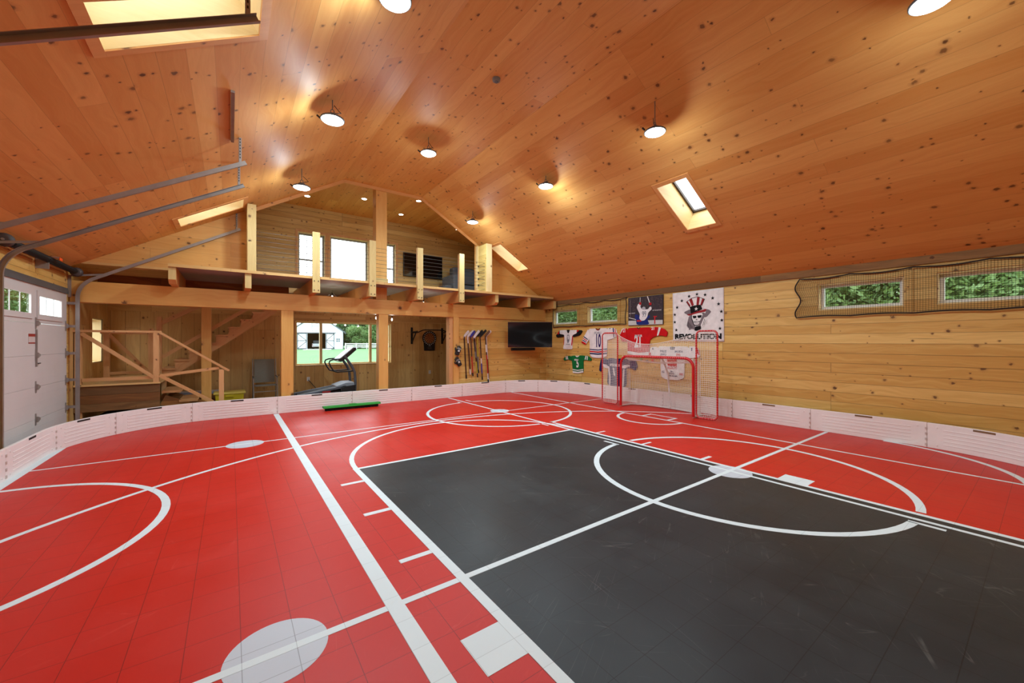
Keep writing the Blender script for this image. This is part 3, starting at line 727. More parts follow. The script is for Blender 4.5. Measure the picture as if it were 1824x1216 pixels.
def track(y, rad, label, hanger_side):
    t = thing('door_track', label, 'track', (XL, y, 0.0), 'garage door tracks')
    ang = math.atan(SL); x0, zb = XL + 0.10, 2.36
    pts = [(x0, 0.02), (x0, 1.2), (x0, zb)]
    n = 16; R_ = 0.42
    for k in range(1, n + 1):            # bend from the vertical into the pitch of the roof
        a = (PI / 2 - ang) * k / n
        pts.append((x0 + R_ * (1 - math.cos(a)), zb + R_ * math.sin(a)))
    xe = 0.15; lx, lz = pts[-1]
    pts.append((xe, lz + (xe - lx) * SL))
    b = MB(); hs = hanger_side                       # C-shaped channel swept along the bend
    prof = [(-.016, .0), (.016, .0), (.016, -.004), (-.012, -.004), (-.012, -.046), (.010, -.046), (.010, -.052), (-.016, -.052)]
    v = []
    for i, (a0, c0) in enumerate(pts):
        p_, q_ = pts[max(i - 1, 0)], pts[min(i + 1, len(pts) - 1)]
        tx, tz = q_[0] - p_[0], q_[1] - p_[1]; L = math.hypot(tx, tz); tx, tz = tx / L, tz / L
        for dy, dn in prof: v.append((a0 - tz * dn, y - dy * hs, c0 + tx * dn))
    m_ = len(prof); f = [(i * m_ + k, i * m_ + (k + 1) % m_, (i + 1) * m_ + (k + 1) % m_, (i + 1) * m_ + k) for i in range(len(pts) - 1) for k in range(m_)]
    f += [tuple(range(m_))[::-1], tuple((len(pts) - 1) * m_ + k for k in range(m_))]
    b.add(v, f)
    b.build('rail', M_GALV, t, grain=(1, 0, 0))
    # perforated angle up to the ceiling at the far end
    hx, hz = xe - 0.05, pts[-1][1]
    h = MB(); h.box(hx - 0.016, hx + 0.016, y + 0.018, y + 0.021, hz - 0.05, zs(hx) - 0.005); h.box(hx - 0.016, hx - 0.013, y + 0.018, y + 0.05, hz - 0.05, zs(hx) - 0.005)
    k = 0
    while hz + 0.03 + k * 0.04 < zs(hx) - 0.03:
        zz = hz + 0.03 + k * 0.04; h.box(hx - 0.005, hx + 0.005, y + 0.0165, y + 0.018, zz, zz + 0.02, mi=1); k += 1
    h.build('hanger', [M_GALV, M_SLOT], t)
    # jamb bracket and flag angle
    for z in (0.45, 0.92, 1.38, 1.85, 2.25): MB().box(XL + 0.002, x0 + 0.002, y - 0.028, y + 0.028, z - 0.022, z + 0.022).build('bracket', M_GALV, t)
    MB().box(XL + 0.002, XL + 0.045, y + 0.02, y + 0.026, 2.36, 2.74).build('flag_angle', M_GALV, t)
    MB().bar((XL + 0.02, y + 0.02, 2.73), (x0 + 0.40, y + 0.02, 2.80), 0.004, 0.03).build('brace', M_GALV, t)
    return t
track(9.985, 0.4, 'galvanised door track curving up beside the beam at the loft', -1)
track(7.15, 0.4, 'galvanised door track in the middle, second from the loft', 1)
track(6.235, 0.4, 'galvanised door track ending under the tall hanger, third from the loft', -1)
track(3.39, 0.4, 'galvanised door track crossing the near left skylight', 1)
al = thing('track_hanger', 'steel angle fixed along the ceiling above the middle track ends', 'bracket', (0.02, 5.6, 4.2))
MB().box(0.0, 0.035, 5.02, 6.28, zs(0.02) - 0.035, zs(0.02) - 0.012).build('ceiling_angle', M_GALV, al)
def spring(y0, y1, label):
    t = thing('torsion_spring', label, 'spring', (XL + 0.09, (y0 + y1) / 2, 2.90), 'torsion springs')
    x, z = XL + 0.125, 2.79
    MB().cyl((x, y0 + 0.01, z), (x, y1 + 0.06, z), 0.014, 10).build('shaft', M_GALV, t)
    sp = MB(); n = 300
    for a, c in ((y0 + 0.25, (y0 + y1) / 2 - 0.02), ((y0 + y1) / 2 + 0.02, y1 - 0.1)):
        pr_ = []
        m = int((c - a) / 0.012)
        for i in range(m): pr_ += [(0.043, i * 0.012), (0.048, i * 0.012 + 0.006)]
        sp.lathe((x, a, z), pr_, 14, axis='Y')
    sp.build('coil', M_BLACK, t)
    for yy in (y0 + 0.06, y1 + 0.02):
        MB().lathe((x, yy, z), [(0.04, -0.03), (0.078, -0.025), (0.07, -0.015), (0.07, 0.015), (0.08, 0.025), (0.04, 0.03)], 20, axis='Y').build('cable_drum', flat('drum_dark', lin(78, 70, 66), 0.6), t)
    ym = (y0 + y1) / 2 + 0.1
    MB().box(XL + 0.002, x + 0.01, ym - 0.03, ym - 0.01, z - 0.14, z + 0.05).build('centre_bracket', M_GALV, t)
    MB().box(x + 0.02, x + 0.11, ym + 0.0, ym + 0.12, z + 0.046, z + 0.050).build('warning_tag', flat('tag_pale', lin(200, 180, 160), 0.6), t)
    MB().box(x + 0.105, x + 0.11, ym + 0.0, ym + 0.12, z + 0.005, z + 0.050).build('orange_label', flat('tag_orange', lin(250, 84, 20), 0.5), t)
    return t
spring(7.20, 9.90, 'black torsion spring shaft above the far garage door with orange tag')
hb = MB(); hb.box(XL, XL + 0.03, 3.2, 9.97, 2.80, 2.872)
struct(hb.build('trim_5', M_DARKW))

# ------------------------------------------------------------------ dasher boards round the rink
RX0, RX1, RY1, RY0, RR = -2.07, 8.47, 9.955, -0.6, 1.9
def board_path():
    P = []
    def seg(p, q):
        n = max(2, int(math.hypot(q[0] - p[0], q[1] - p[1]) / 0.05))
        for i in range(n): P.append((p[0] + (q[0] - p[0]) * i / n, p[1] + (q[1] - p[1]) * i / n))
    def cor(cx, cy, a0, a1):
        n = 60
        for i in range(n):
            a = math.radians(a0 + (a1 - a0) * i / n); P.append((cx + RR * math.cos(a), cy + RR * math.sin(a)))
    seg((RX0, 3.0), (RX0, RY1 - RR)); cor(RX0 + RR, RY1 - RR, 180, 90)
    seg((RX0 + RR, RY1), (RX1 - RR, RY1)); cor(RX1 - RR, RY1 - RR, 90, 0)
    seg((RX1, RY1 - RR), (RX1, RY0 + RR)); cor(RX1 - RR, RY0 + RR, 0, -60)
    return P
BP = board_path()
BS = [0.0]
for p, q in zip(BP, BP[1:]): BS.append(BS[-1] + math.hypot(q[0] - p[0], q[1] - p[1]))
def at_s(s):
    s = min(max(s, 0), BS[-1] - 1e-4)
    lo, hi = 0, len(BS) - 1
    while hi - lo > 1:
        m = (lo + hi) // 2
        if BS[m] <= s: lo = m
        else: hi = m
    t = (s - BS[lo]) / (BS[hi] - BS[lo])
    p, q = BP[lo], BP[hi]
    d = Vector((q[0] - p[0], q[1] - p[1], 0)).normalized()
    return Vector((p[0] + (q[0] - p[0]) * t, p[1] + (q[1] - p[1]) * t, 0)), d, Vector((-d.y, d.x, 0))   # outward normal on the left of travel
def near_s(x, y): return min(range(len(BP)), key=lambda i: (BP[i][0] - x) ** 2 + (BP[i][1] - y) ** 2)
JOINT = [BS[near_s(*p)] for p in ((-2.07, 5.45), (-2.07, 6.95), (-2.05, 8.42), (-1.60, 9.35), (-0.60, 9.86), (0.86, 9.955), (2.42, 9.955), (3.90, 9.955), (5.39, 9.955), (6.91, 9.93), (7.84, 9.43), (8.33, 8.62), (8.47, 7.30), (8.47, 5.50), (8.47, 3.92), (8.47, 2.53), (8.45, 1.10), (8.02, 0.02))]
BL = ['cut by the left edge of the photo', 'before the garage door, second from the left edge', 'curving before the door track', 'curving before the stair landing',
      'before the lower stair steps', 'before the folding chair and post', 'behind the left half of the green brush', 'behind the right half of the green brush', 'below the dartboard alcove', 'below the hockey sticks',
      'curving below the television', 'curving below the small jersey', 'just left of the goal', 'behind the hockey goal',
      'just right of the goal below the flag', 'at the right end of the court centre line', 'below the right hand window net', 'curving out of the photo at the right edge']
HB = 0.372
def strip(s0, s1, n, d0, d1, z0, z1, b, mi=0):
    """slab following the rink edge: d measured outward"""
    v = []
    for i in range(n + 1):
        p, t, nn = at_s(s0 + (s1 - s0) * i / n)
        for d, z in ((d0, z0), (d0, z1), (d1, z1), (d1, z0)): v.append(p + nn * d + Vector((0, 0, z)))
    f = []
    for i in range(n):
        for k in range(4):
            l = (k + 1) % 4; f.append((i * 4 + k, i * 4 + l, i * 4 + 4 + l, i * 4 + 4 + k))
    f += [(0, 1, 2, 3), tuple(4 * n + k for k in (3, 2, 1, 0))]
    b.add(v, f, mi)
for i in range(len(JOINT) - 1):
    s0, s1 = JOINT[i] + 0.0012, JOINT[i + 1] - 0.0012
    pm, tm, nm = at_s((s0 + s1) / 2)
    t = thing('dasher_board', 'white plastic dasher board ' + BL[i], 'dasher board', (pm.x, pm.y, 0), 'dasher boards around the rink')
    n = max(6, int((s1 - s0) / 0.09))
    b = MB(); strip(s0, s1, n, 0.0, 0.034, 0.0, HB, b)
    sm = (s0 + s1) / 2
    b.build('panel', M_WHITE, t, bevel=0.006)
    for k in range(5):                          # long stiffening ribs
        z = 0.075 + k * 0.052
        r_ = MB(); strip(s0 + 0.17, s1 - 0.17, n, -0.004, 0.001, z - 0.006, z + 0.006, r_); r_.build('rib', M_WHITE, t, bevel=0.003)
    h = MB(); strip(sm - 0.11, sm + 0.11, 4, -0.003, 0.012, HB - 0.036, HB - 0.010, h); h.build('handle_slot', M_SLOT if i < 12 else flat('slot_tan', lin(126, 96, 66), 0.8), t)
    for e in (s0 + 0.10, s1 - 0.10):
        for z in (0.055, 0.315):
            p, tt, nn = at_s(e); MB().cyl(p - nn * 0.006 + Vector((0, 0, z)), p + nn * 0.002 + Vector((0, 0, z)), 0.012, 10).build('bolt_cap', M_WHITE, t)
    for k in range(4):                          # knuckles of the joint to the next panel
        z = 0.05 + k * 0.08
        q = MB(); strip(s1 - 0.018, s1 + 0.002, 1, -0.010, 0.004, z - 0.018, z + 0.014, q); q.build('joint_knuckle', flat('knuckle_grey', lin(204, 188, 182), 0.6), t)
    q = MB(); strip(s1 - 0.001, s1 + 0.002, 1, 0.004, 0.030, 0.01, HB - 0.02, q); q.build('joint_gap', flat('joint_grey', lin(170, 150, 142), 0.8), t)

# green brush lying along the boards
bt = thing('floor_brush', 'wide green floor brush head with black bristles lying against the boards', 'brush', (2.3, 9.72, 0.0))
y_ = 9.70
MB().prism([(9.62, 0.062), (9.80, 0.062), (9.79, 0.105), (9.63, 0.105)], 1.70, 2.98, lambda a, b, d: (d, a, b)).build('block', flat('brush_green', lin(26, 150, 44), 0.5), bt, bevel=0.005)
MB().box(2.27, 2.42, 9.64, 9.76, 0.105, 0.118).build('socket_plate', flat('brush_green', lin(26, 150, 44)), bt, bevel=0.004)
br = MB(); rnd = random.Random(3)
br.box(1.75, 2.93, 9.66, 9.77, 0.004, 0.062)
for k in range(420):
    x = 1.74 + 1.2 * rnd.random(); y = 9.645 + 0.13 * rnd.random(); a, c = rnd.uniform(-.012, .012), rnd.uniform(-.012, .012)
    br.tube([(x, y, 0.062), (x + a, y + c, 0.001)], 0.0045, 4)
br.build('bristles', flat('bristle_black', lin(20, 18, 18), 0.8), bt)

# ------------------------------------------------------------------ hockey goal with backstop
GX = 7.74
gt = thing('hockey_goal', 'red street hockey goal with white netting and tall side wings', 'hockey goal', (GX + 0.2, 5.25, 0))
def netmesh(name, nu, nv, fn, parent, mat=M_NET, r=0.0046):
    b = MB(); v = [fn(i / nu, j / nv) for j in range(nv + 1) for i in range(nu + 1)]
    f = [(j * (nu + 1) + i, j * (nu + 1) + i + 1, (j + 1) * (nu + 1) + i + 1, (j + 1) * (nu + 1) + i) for j in range(nv) for i in range(nu)]
    b.add(v, f)
    o = b.build(name, mat, parent, fix=False)
    m = o.modifiers.new('cords', 'WIREFRAME'); m.thickness = r * 2; m.use_even_offset = False; m.use_boundary = True; m.use_replace = True
    return o
Y0, Y1, HZ, RC = 6.18, 4.335, 1.235, 0.20
fr = [(GX, Y0, 0.03)] + [(GX, Y0, HZ - RC)] + [(GX, Y0 - RC * (1 - math.cos(a)), HZ - RC * (1 - math.sin(a))) for a in [PI / 2 * k / 8 for k in range(1, 9)]]
fr += [(GX, Y1 + RC * (1 - math.cos(a)), HZ - RC * (1 - math.sin(a))) for a in [PI / 2 * k / 8 for k in range(8, 0, -1)]] + [(GX, Y1, HZ - RC), (GX, Y1, 0.03)]
MB().tube(fr, 0.030, 14).build('goal_frame', M_RED, gt)
MB().tube([(GX, Y0, 0.025), (GX + 0.38, Y0 - 0.02, 0.025), (GX + 0.55, Y0 - 0.25, 0.025), (GX + 0.62, (Y0 + Y1) / 2, 0.025), (GX + 0.55, Y1 + 0.25, 0.025), (GX + 0.38, Y1 + 0.02, 0.025), (GX, Y1, 0.025)], 0.019, 10).build('base_frame', M_VINYL, gt)
ym = (Y0 + Y1) / 2
MB().tube([(GX, ym - 0.02, HZ), (GX + 0.30, ym - 0.02, HZ - 0.05), (GX + 0.52, ym - 0.02, HZ - 0.40), (GX + 0.60, ym - 0.02, 0.04)], 0.022, 10).build('center_support', M_VINYL, gt)
def back(u, v):       # goal net: from the crossbar down to the base, u across, v down
    y = Y0 - 0.03 + (Y1 - Y0 + 0.06) * u
    e = math.sin(PI * u)
    if v < 0.28:
        k = v / 0.28; return (GX + 0.02 + k * 0.30, y, HZ - 0.02 - 0.10 * k - 0.07 * math.sin(PI * k) * e)
    k = (v - 0.28) / 0.72
    dx = 0.32 + (0.22 * e ** 0.5 + 0.0) * k + 0.05 * math.sin(PI * k) * e
    return (GX + dx, y, (HZ - 0.12) * (1 - k) + 0.03 * k)
netmesh('goal_net', 44, 42, back, gt)
for yy, sg in ((Y0 - 0.03, 1), (Y1 + 0.03, -1)):
    netmesh('side_net', 9, 28, lambda u, v, yy=yy, sg=sg: (GX + 0.02 + u * (0.30 if v < 0.3 else 0.31), yy - sg * 0.03 * math.sin(PI * u) * math.sin(PI * v), (HZ - 0.02 - 0.10 * u) * (1 - v) + 0.03), gt)
def wing(ya, yb, zt, nm):
    r = 0.09; s = 1 if ya > yb else -1
    def cr(cy, cz, a0, a1): return [(GX + 0.03, cy + r * math.cos(a0 + (a1 - a0) * k / 6), cz + r * math.sin(a0 + (a1 - a0) * k / 6)) for k in range(7)]
    hi, lo = max(ya, yb), min(ya, yb)
    p = cr(hi - r, zt - r, 0, PI / 2) + cr(lo + r, zt - r, PI / 2, PI) + cr(lo + r, 0.03 + r, PI, 1.5 * PI) + cr(hi - r, 0.03 + r, 1.5 * PI, 2 * PI)
    w = MB().tube(p, 0.017, 10, True).build('wing_frame', M_RED, gt)
    lc = MB(); n = len(p)                      # white lacing wound round the tube
    for k in range(n):
        a, b = Vector(p[k]), Vector(p[(k + 1) % n]); L = (b - a).length; m = max(1, int(L / 0.05))
        for q in range(m):
            c = a + (b - a) * ((q + 0.5) / m); d = (b - a).normalized()
            lc.tube([c - d * 0.012 + Vector((-0.019, 0, 0)), c + Vector((0, 0, 0)) + d.cross(Vector((1, 0, 0))) * 0.020, c + d * 0.012 + Vector((0.019, 0, 0)), c - d.cross(Vector((1, 0, 0))) * 0.020, c - d * 0.012 + Vector((-0.019, 0, 0))], 0.0028, 4)
    lc.build('lacing', M_NET, w)['kind'] = 'stuff'
    def f(u, v):
        sag = 0.10 * math.sin(PI * u) * (0.4 + 0.6 * (1 - v) ** 2 if nm else 0.4)
        return (GX + 0.03 + sag, lo + 0.01 + (hi - lo - 0.02) * u, 0.045 + (zt - 0.06) * v)
    netmesh('wing_net', 12, 42, f, gt)
wing(6.79, 6.30, 1.80, 0)
wing(4.29, 3.86, 1.80, 1)
def top(u, v):
    y = 6.31 + (4.28 - 6.31) * u
    ztop = 1.77 - 0.24 * math.sin(PI * u) ** 0.8 - 0.03 * math.sin(2 * PI * u)
    return (GX + 0.03 + 0.06 * math.sin(PI * u) * math.sin(PI * v), y, ztop * v + (HZ + 0.03) * (1 - v))
netmesh('backstop_net', 48, 12, top, gt)
MB().tube([top(k / 30, 1.0) for k in range(31)], 0.006, 6).build('top_cord', M_NET, gt)
lc = MB()
for k in range(34):
    y = 6.0 - k * 0.045
    lc.tube([(GX - 0.033, y, HZ), (GX, y + 0.008, HZ + 0.034), (GX + 0.033, y + 0.015, HZ), (GX, y + 0.02, HZ - 0.034), (GX - 0.033, y, HZ)], 0.0045, 4)
lc.build('crossbar_lacing', M_NET, gt)['kind'] = 'stuff'

# ------------------------------------------------------------------ window nets on the right wall
def window_net(y0, y1, z0, z1, label, wavy):
    t = thing('window_net', label, 'netting', (XR - 0.06, (y0 + y1) / 2, z0), 'window nets')
    def edge(v): return 0.045 * math.sin(v * 2 * PI * 1.5 + 0.6) if wavy else 0.02 * math.sin(v * PI * 2)
    def f(u, v):
        y = y0 + (y1 - y0) * u + (edge(v) * max(0, 1 - u * 6) if not wavy else edge(v) * max(0, (u - 0.84) / 0.16))
        z = z0 + (z1 - z0) * v
        tp = (0.03 * abs(math.sin(u * 4 * PI)) ) * (-1 if v > 0.5 else 0.6) * abs(v - 0.5) * 2
        return (XR - 0.05 - 0.018 * math.sin(u * 13) * math.sin(v * PI), y, z + tp)
    nu, nv = int((y1 - y0) / 0.030), int((z1 - z0) / 0.030)
    netmesh('mesh_netting', nu, nv, f, t, M_BNET, 0.0024)
    rim = [f(k / 60, 1) for k in range(61)] + [f(1, 1 - k / 20) for k in range(1, 21)] + [f(1 - k / 60, 0) for k in range(1, 61)] + [f(0, k / 20) for k in range(1, 20)]
    MB().tube(rim, 0.012, 6, True).build('border_rope', M_BNET, t)
    for u in ([0.02, 0.35, 0.65, 0.98] if wavy else [0.0, 0.3, 0.6, 0.95]):
        q = f(u, 1); MB().cyl((q[0] - 0.012, q[1], q[2] + 0.004), (XR - 0.001, q[1], q[2] + 0.004), 0.011, 8).build('hook', M_BLACK, t)
    return t
window_net(6.74, 9.66, 2.05, 2.76, 'black netting over the two small windows near the television', False)
window_net(-0.25, 2.80, 2.03, 2.75, 'black netting over the two windows at the right edge', True)

# ------------------------------------------------------------------ jerseys, print and flag on the right wall
XWALL = XR - 0.004
def art(a, b, d): return (XWALL - d, a, b)          # a = Y, b = Z, d = distance in front of the wall
CL = {}
def cloth(n, r, g, b):
    return flat('cloth_' + n, lin(r, g, b), 0.85, vary=0.10, scale=9, spec=0.2)
C_WH, C_BK, C_RD, C_NV, C_GR = cloth('white', 232, 226, 224), cloth('black', 22, 20, 22), cloth('red', 196, 16, 22), cloth('navy', 30, 34, 84), cloth('green', 16, 108, 52)
def smooth_poly(P, it=1):
    for _ in range(it):
        Q = []
        for i in range(len(P)):
            p, q = P[i], P[(i + 1) % len(P)]
            Q += [(p[0] * .85 + q[0] * .15, p[1] * .85 + q[1] * .15), (p[0] * .15 + q[0] * .85, p[1] * .15 + q[1] * .85)]
        P = Q
    return P
def sew(name, P, d0, d1, mat, parent, soft=True, bev=0.0):
    b = MB(); b.prism(smooth_poly(P) if soft else P, d0, d1, art); return b.build(name, mat, parent, bevel=bev)
def lettering(name, s, P, d, mat, parent, bold=0.0):
    K = 1.75 if s.isdigit() else 1.32
    """text filling the quad P = left-top, right-top, right-bottom, left-bottom (Y falls to the right)"""
    cy = sum(p[0] for p in P) / 4; cz = sum(p[1] for p in P) / 4
    w = abs(P[0][0] - P[1][0]); h = abs(P[0][1] - P[3][1])
    return text_mesh(name, s, h * K, lambda a, b, c: art(cy - a, cz + b, d + c), mat, parent, sx=w / (len(s) * 0.62 * h * K), bold=bold)
def jersey(label, y, z): return thing('hockey_jersey', label, 'jersey', (XWALL, y, z), 'hockey jerseys on the right wall')

j = jersey('small white jersey with black and red sleeves near the television', 9.0, 1.35)
sew('torso', [(9.38, 1.95), (9.05, 1.95), (9.01, 1.92), (8.94, 1.92), (8.91, 1.945), (8.59, 1.94), (8.59, 1.84), (8.77, 1.78), (8.80, 1.47), (8.80, 1.345), (9.0, 1.335), (9.22, 1.345), (9.19, 1.47), (9.16, 1.80), (9.38, 1.83)], 0, .024, C_WH, j, bev=.006)
sew('sleeve', [(9.38, 1.95), (9.45, 1.87), (9.56, 1.78), (9.50, 1.71), (9.165, 1.74), (9.165, 1.80), (9.37, 1.83)], .002, .030, C_BK, j, bev=.006)
sew('sleeve', [(8.59, 1.94), (8.39, 1.93), (8.37, 1.88), (8.48, 1.77), (8.77, 1.72), (8.775, 1.79), (8.60, 1.84)], .002, .030, C_BK, j, bev=.006)
for P in ([(9.38, 1.945), (9.45, 1.87), (9.50, 1.82), (9.40, 1.82)], [(8.59, 1.94), (8.50, 1.94), (8.52, 1.90), (8.60, 1.87)]): sew('sleeve_patch', P, .030, .033, C_RD, j)
for P in ([(8.80, 1.76), (8.765, 1.76), (8.80, 1.46), (8.845, 1.46)], [(9.165, 1.72), (9.15, 1.72), (9.17, 1.47), (9.19, 1.47)]): sew('side_panel', P, .024, .028, C_RD, j)
sew('collar', [(9.05, 1.955), (8.90, 1.955), (8.945, 1.86), (8.975, 1.845), (9.005, 1.86)], .024, .030, C_BK, j)
sew('crest', [(9.03, 1.80), (8.93, 1.80), (8.925, 1.63), (8.96, 1.55), (9.0, 1.53), (9.035, 1.62)], .024, .027, cloth('grey', 120, 120, 128), j)
sew('crest_detail', [(9.01, 1.77), (8.955, 1.78), (8.945, 1.66), (8.99, 1.64)], .027, .029, C_WH, j)
sew('hem_line', [(9.08, 1.50), (8.90, 1.50), (8.90, 1.488), (9.08, 1.488)], .024, .027, C_BK, j, soft=False)

j = jersey('large white jersey with number 10 and navy and red stripes', 7.74, 1.1)
sew('torso', [(8.12, 1.965), (7.83, 1.965), (7.80, 1.93), (7.74, 1.905), (7.68, 1.925), (7.66, 1.965), (7.39, 1.965), (7.40, 1.66), (7.41, 1.17), (7.55, 1.12), (7.74, 1.10), (7.96, 1.11), (8.05, 1.16), (8.07, 1.57), (8.10, 1.66)], 0, .028, C_WH, j, bev=.008)
sew('sleeve', [(8.13, 1.96), (8.20, 1.86), (8.31, 1.72), (8.40, 1.55), (8.23, 1.485), (8.10, 1.63), (8.09, 1.75)], .002, .034, C_WH, j, bev=.008)
sew('sleeve', [(7.40, 1.965), (7.19, 1.965), (7.11, 1.945), (7.06, 1.87), (7.06, 1.74), (7.19, 1.67), (7.41, 1.62)], .002, .034, C_WH, j, bev=.008)
sew('cuff', [(8.405, 1.55), (8.23, 1.485), (8.195, 1.53), (8.37, 1.60)], .034, .037, C_RD, j)
for P, m in (([(8.36, 1.62), (8.20, 1.55), (8.18, 1.57), (8.345, 1.645)], C_NV), ([(8.335, 1.67), (8.17, 1.59), (8.155, 1.61), (8.315, 1.69)], C_RD), ([(8.31, 1.72), (8.145, 1.63), (8.13, 1.655), (8.29, 1.745)], C_NV)):
    sew('sleeve_stripe', P, .034, .037, m, j)
for P, m in (([(7.20, 1.965), (7.16, 1.965), (7.13, 1.72), (7.17, 1.69)], C_NV), ([(7.13, 1.95), (7.10, 1.94), (7.075, 1.75), (7.10, 1.73)], C_RD)): sew('sleeve_stripe', P, .034, .037, m, j)
for (a, b), m in (((1.365, 1.337), C_NV), ((1.31, 1.272), C_RD), ((1.252, 1.212), C_NV)):
    sew('hem_stripe', [(8.06, a), (7.74, a - .015), (7.41, a + .02), (7.41, b + .02), (7.74, b - .015), (8.06, b)], .028, .031, m, j, soft=False)
sew('collar', [(7.84, 1.97), (7.80, 1.925), (7.74, 1.90), (7.68, 1.92), (7.65, 1.97), (7.68, 1.97), (7.74, 1.935), (7.80, 1.97)], .028, .034, cloth('maroon', 120, 20, 30), j)
lettering('number', '10', [(7.87, 1.74), (7.60, 1.73), (7.60, 1.45), (7.87, 1.44)], .030, cloth('purple', 54, 34, 92), j, .014)
lettering('name_text', 'ETCHELLS', [(7.90, 1.87), (7.60, 1.865), (7.60, 1.80), (7.90, 1.80)], .030, C_NV, j)
sew('shoulder_mark', [(7.33, 1.955), (7.26, 1.96), (7.27, 1.945), (7.33, 1.94)], .034, .036, C_NV, j)

j = jersey('small green jersey with number 5 below the other jerseys', 8.56, 0.6)
sew('torso', [(8.86, 1.13), (8.70, 1.15), (8.63, 1.12), (8.52, 1.13), (8.48, 1.16), (8.27, 1.16), (8.33, 1.0), (8.325, 0.64), (8.56, 0.60), (8.77, 0.60), (8.82, 0.97)], 0, .024, C_GR, j, bev=.006)
sew('sleeve', [(8.88, 1.135), (9.09, 1.12), (9.20, 1.03), (9.16, 0.965), (8.97, 1.01), (8.82, 0.98)], .002, .030, C_GR, j, bev=.006)
sew('sleeve', [(8.27, 1.16), (8.12, 1.15), (7.99, 1.07), (8.01, 1.005), (8.20, 1.02), (8.34, 1.01)], .002, .030, C_GR, j, bev=.006)
for P in ([(9.09, 1.115), (9.055, 1.12), (9.03, 1.01), (9.07, 1.01)], [(9.03, 1.12), (8.995, 1.125), (8.97, 1.015), (9.005, 1.015)], [(8.225, 1.155), (8.19, 1.155), (8.225, 1.035), (8.265, 1.045)], [(8.165, 1.145), (8.13, 1.145), (8.145, 1.03), (8.18, 1.035)]):
    sew('sleeve_stripe', P, .030, .033, C_WH, j, soft=False)
sew('hem_stripe', [(8.785, 0.725), (8.56, 0.71), (8.325, 0.75), (8.325, 0.72), (8.56, 0.68), (8.785, 0.695)], .024, .027, C_WH, j, soft=False)
sew('hem_stripe', [(8.78, 0.665), (8.56, 0.65), (8.325, 0.70), (8.325, 0.645), (8.56, 0.605), (8.77, 0.605)], .024, .027, C_WH, j, soft=False)
sew('collar', [(8.66, 1.145), (8.62, 1.105), (8.575, 1.10), (8.53, 1.115), (8.50, 1.155), (8.53, 1.155), (8.58, 1.125), (8.63, 1.15)], .024, .030, C_WH, j)
lettering('number', '5', [(8.635, 1.0), (8.50, 1.0), (8.50, 0.80), (8.635, 0.80)], .026, C_WH, j, .012)
lettering('name_text', 'BENN', [(8.70, 1.04), (8.53, 1.045), (8.53, 0.995), (8.70, 0.985)], .026, C_WH, j, .002)

j = jersey('large red jersey with number 21 spread behind the goal net', 6.35, 1.2)
sew('torso', [(6.72, 1.945), (6.40, 1.95), (6.34, 1.91), (6.29, 1.95), (5.98, 1.95), (6.01, 1.62), (6.03, 1.42), (6.04, 1.24), (6.34, 1.21), (6.70, 1.26), (6.71, 1.57)], 0, .028, C_RD, j, bev=.008)
sew('sleeve', [(6.72, 1.945), (6.87, 1.93), (6.96, 1.74), (6.90, 1.59), (6.71, 1.57)], .002, .034, C_RD, j, bev=.008)
sew('sleeve', [(5.99, 1.95), (5.83, 1.95), (5.70, 1.93), (5.59, 1.89), (5.51, 1.81), (5.54, 1.70), (5.66, 1.73), (5.80, 1.73), (5.94, 1.68), (6.01, 1.61)], .002, .034, C_RD, j, bev=.008)
sew('sleeve_stripe', [(5.75, 1.945), (5.685, 1.93), (5.76, 1.735), (5.80, 1.73)], .034, .037, C_WH, j, soft=False)
sew('sleeve_stripe', [(6.93, 1.79), (6.845, 1.915), (6.875, 1.93), (6.955, 1.77)], .034, .037, C_WH, j, soft=False)
sew('hem_band', [(6.70, 1.33), (6.34, 1.29), (6.04, 1.32), (6.04, 1.24), (6.34, 1.21), (6.70, 1.26)], .028, .031, C_WH, j, soft=False)
sew('collar', [(6.41, 1.955), (6.34, 1.905), (6.28, 1.955), (6.31, 1.955), (6.34, 1.93), (6.38, 1.955)], .028, .033, C_BK, j)
lettering('number', '21', [(6.50, 1.70), (6.22, 1.70), (6.22, 1.45), (6.50, 1.45)], .030, C_WH, j, .016)
lettering('name_text', 'TATAR', [(6.46, 1.76), (6.24, 1.76), (6.24, 1.70), (6.46, 1.70)], .030, C_WH, j, .002)
lettering('shoulder_number', '21', [(6.86, 1.93), (6.74, 1.93), (6.74, 1.84), (6.86, 1.84)], .036, C_WH, j, .004)
lettering('shoulder_number', '21', [(5.97, 1.945), (5.85, 1.945), (5.85, 1.885), (5.97, 1.885)], .036, C_WH, j, .004)

j = jersey('white sponsor jersey with a red square seen through the goal net', 5.4, 0.65)
sew('torso', [(5.80, 1.46), (5.46, 1.47), (5.38, 1.445), (5.33, 1.47), (4.95, 1.47), (5.07, 1.17), (5.08, 0.82), (5.09, 0.72), (5.22, 0.66), (5.55, 0.65), (5.70, 0.71), (5.71, 1.15)], 0, .028, C_WH, j, bev=.008)
sew('sleeve', [(5.80, 1.462), (5.98, 1.445), (6.05, 1.21), (5.98, 1.17), (5.71, 1.17)], .002, .034, C_WH, j, bev=.008)
sew('sleeve', [(4.96, 1.472), (4.84, 1.47), (4.75, 1.44), (4.69, 1.24), (4.85, 1.20), (5.07, 1.18)], .002, .034, C_WH, j, bev=.008)
sew('red_square', [(5.52, 1.15), (5.27, 1.16), (5.27, 0.92), (5.51, 0.91)], .028, .031, C_RD, j, soft=False)
lettering('square_text', 'TIWAG', [(5.505, 0.985), (5.285, 0.99), (5.285, 0.925), (5.505, 0.92)], .032, C_WH, j, .003)
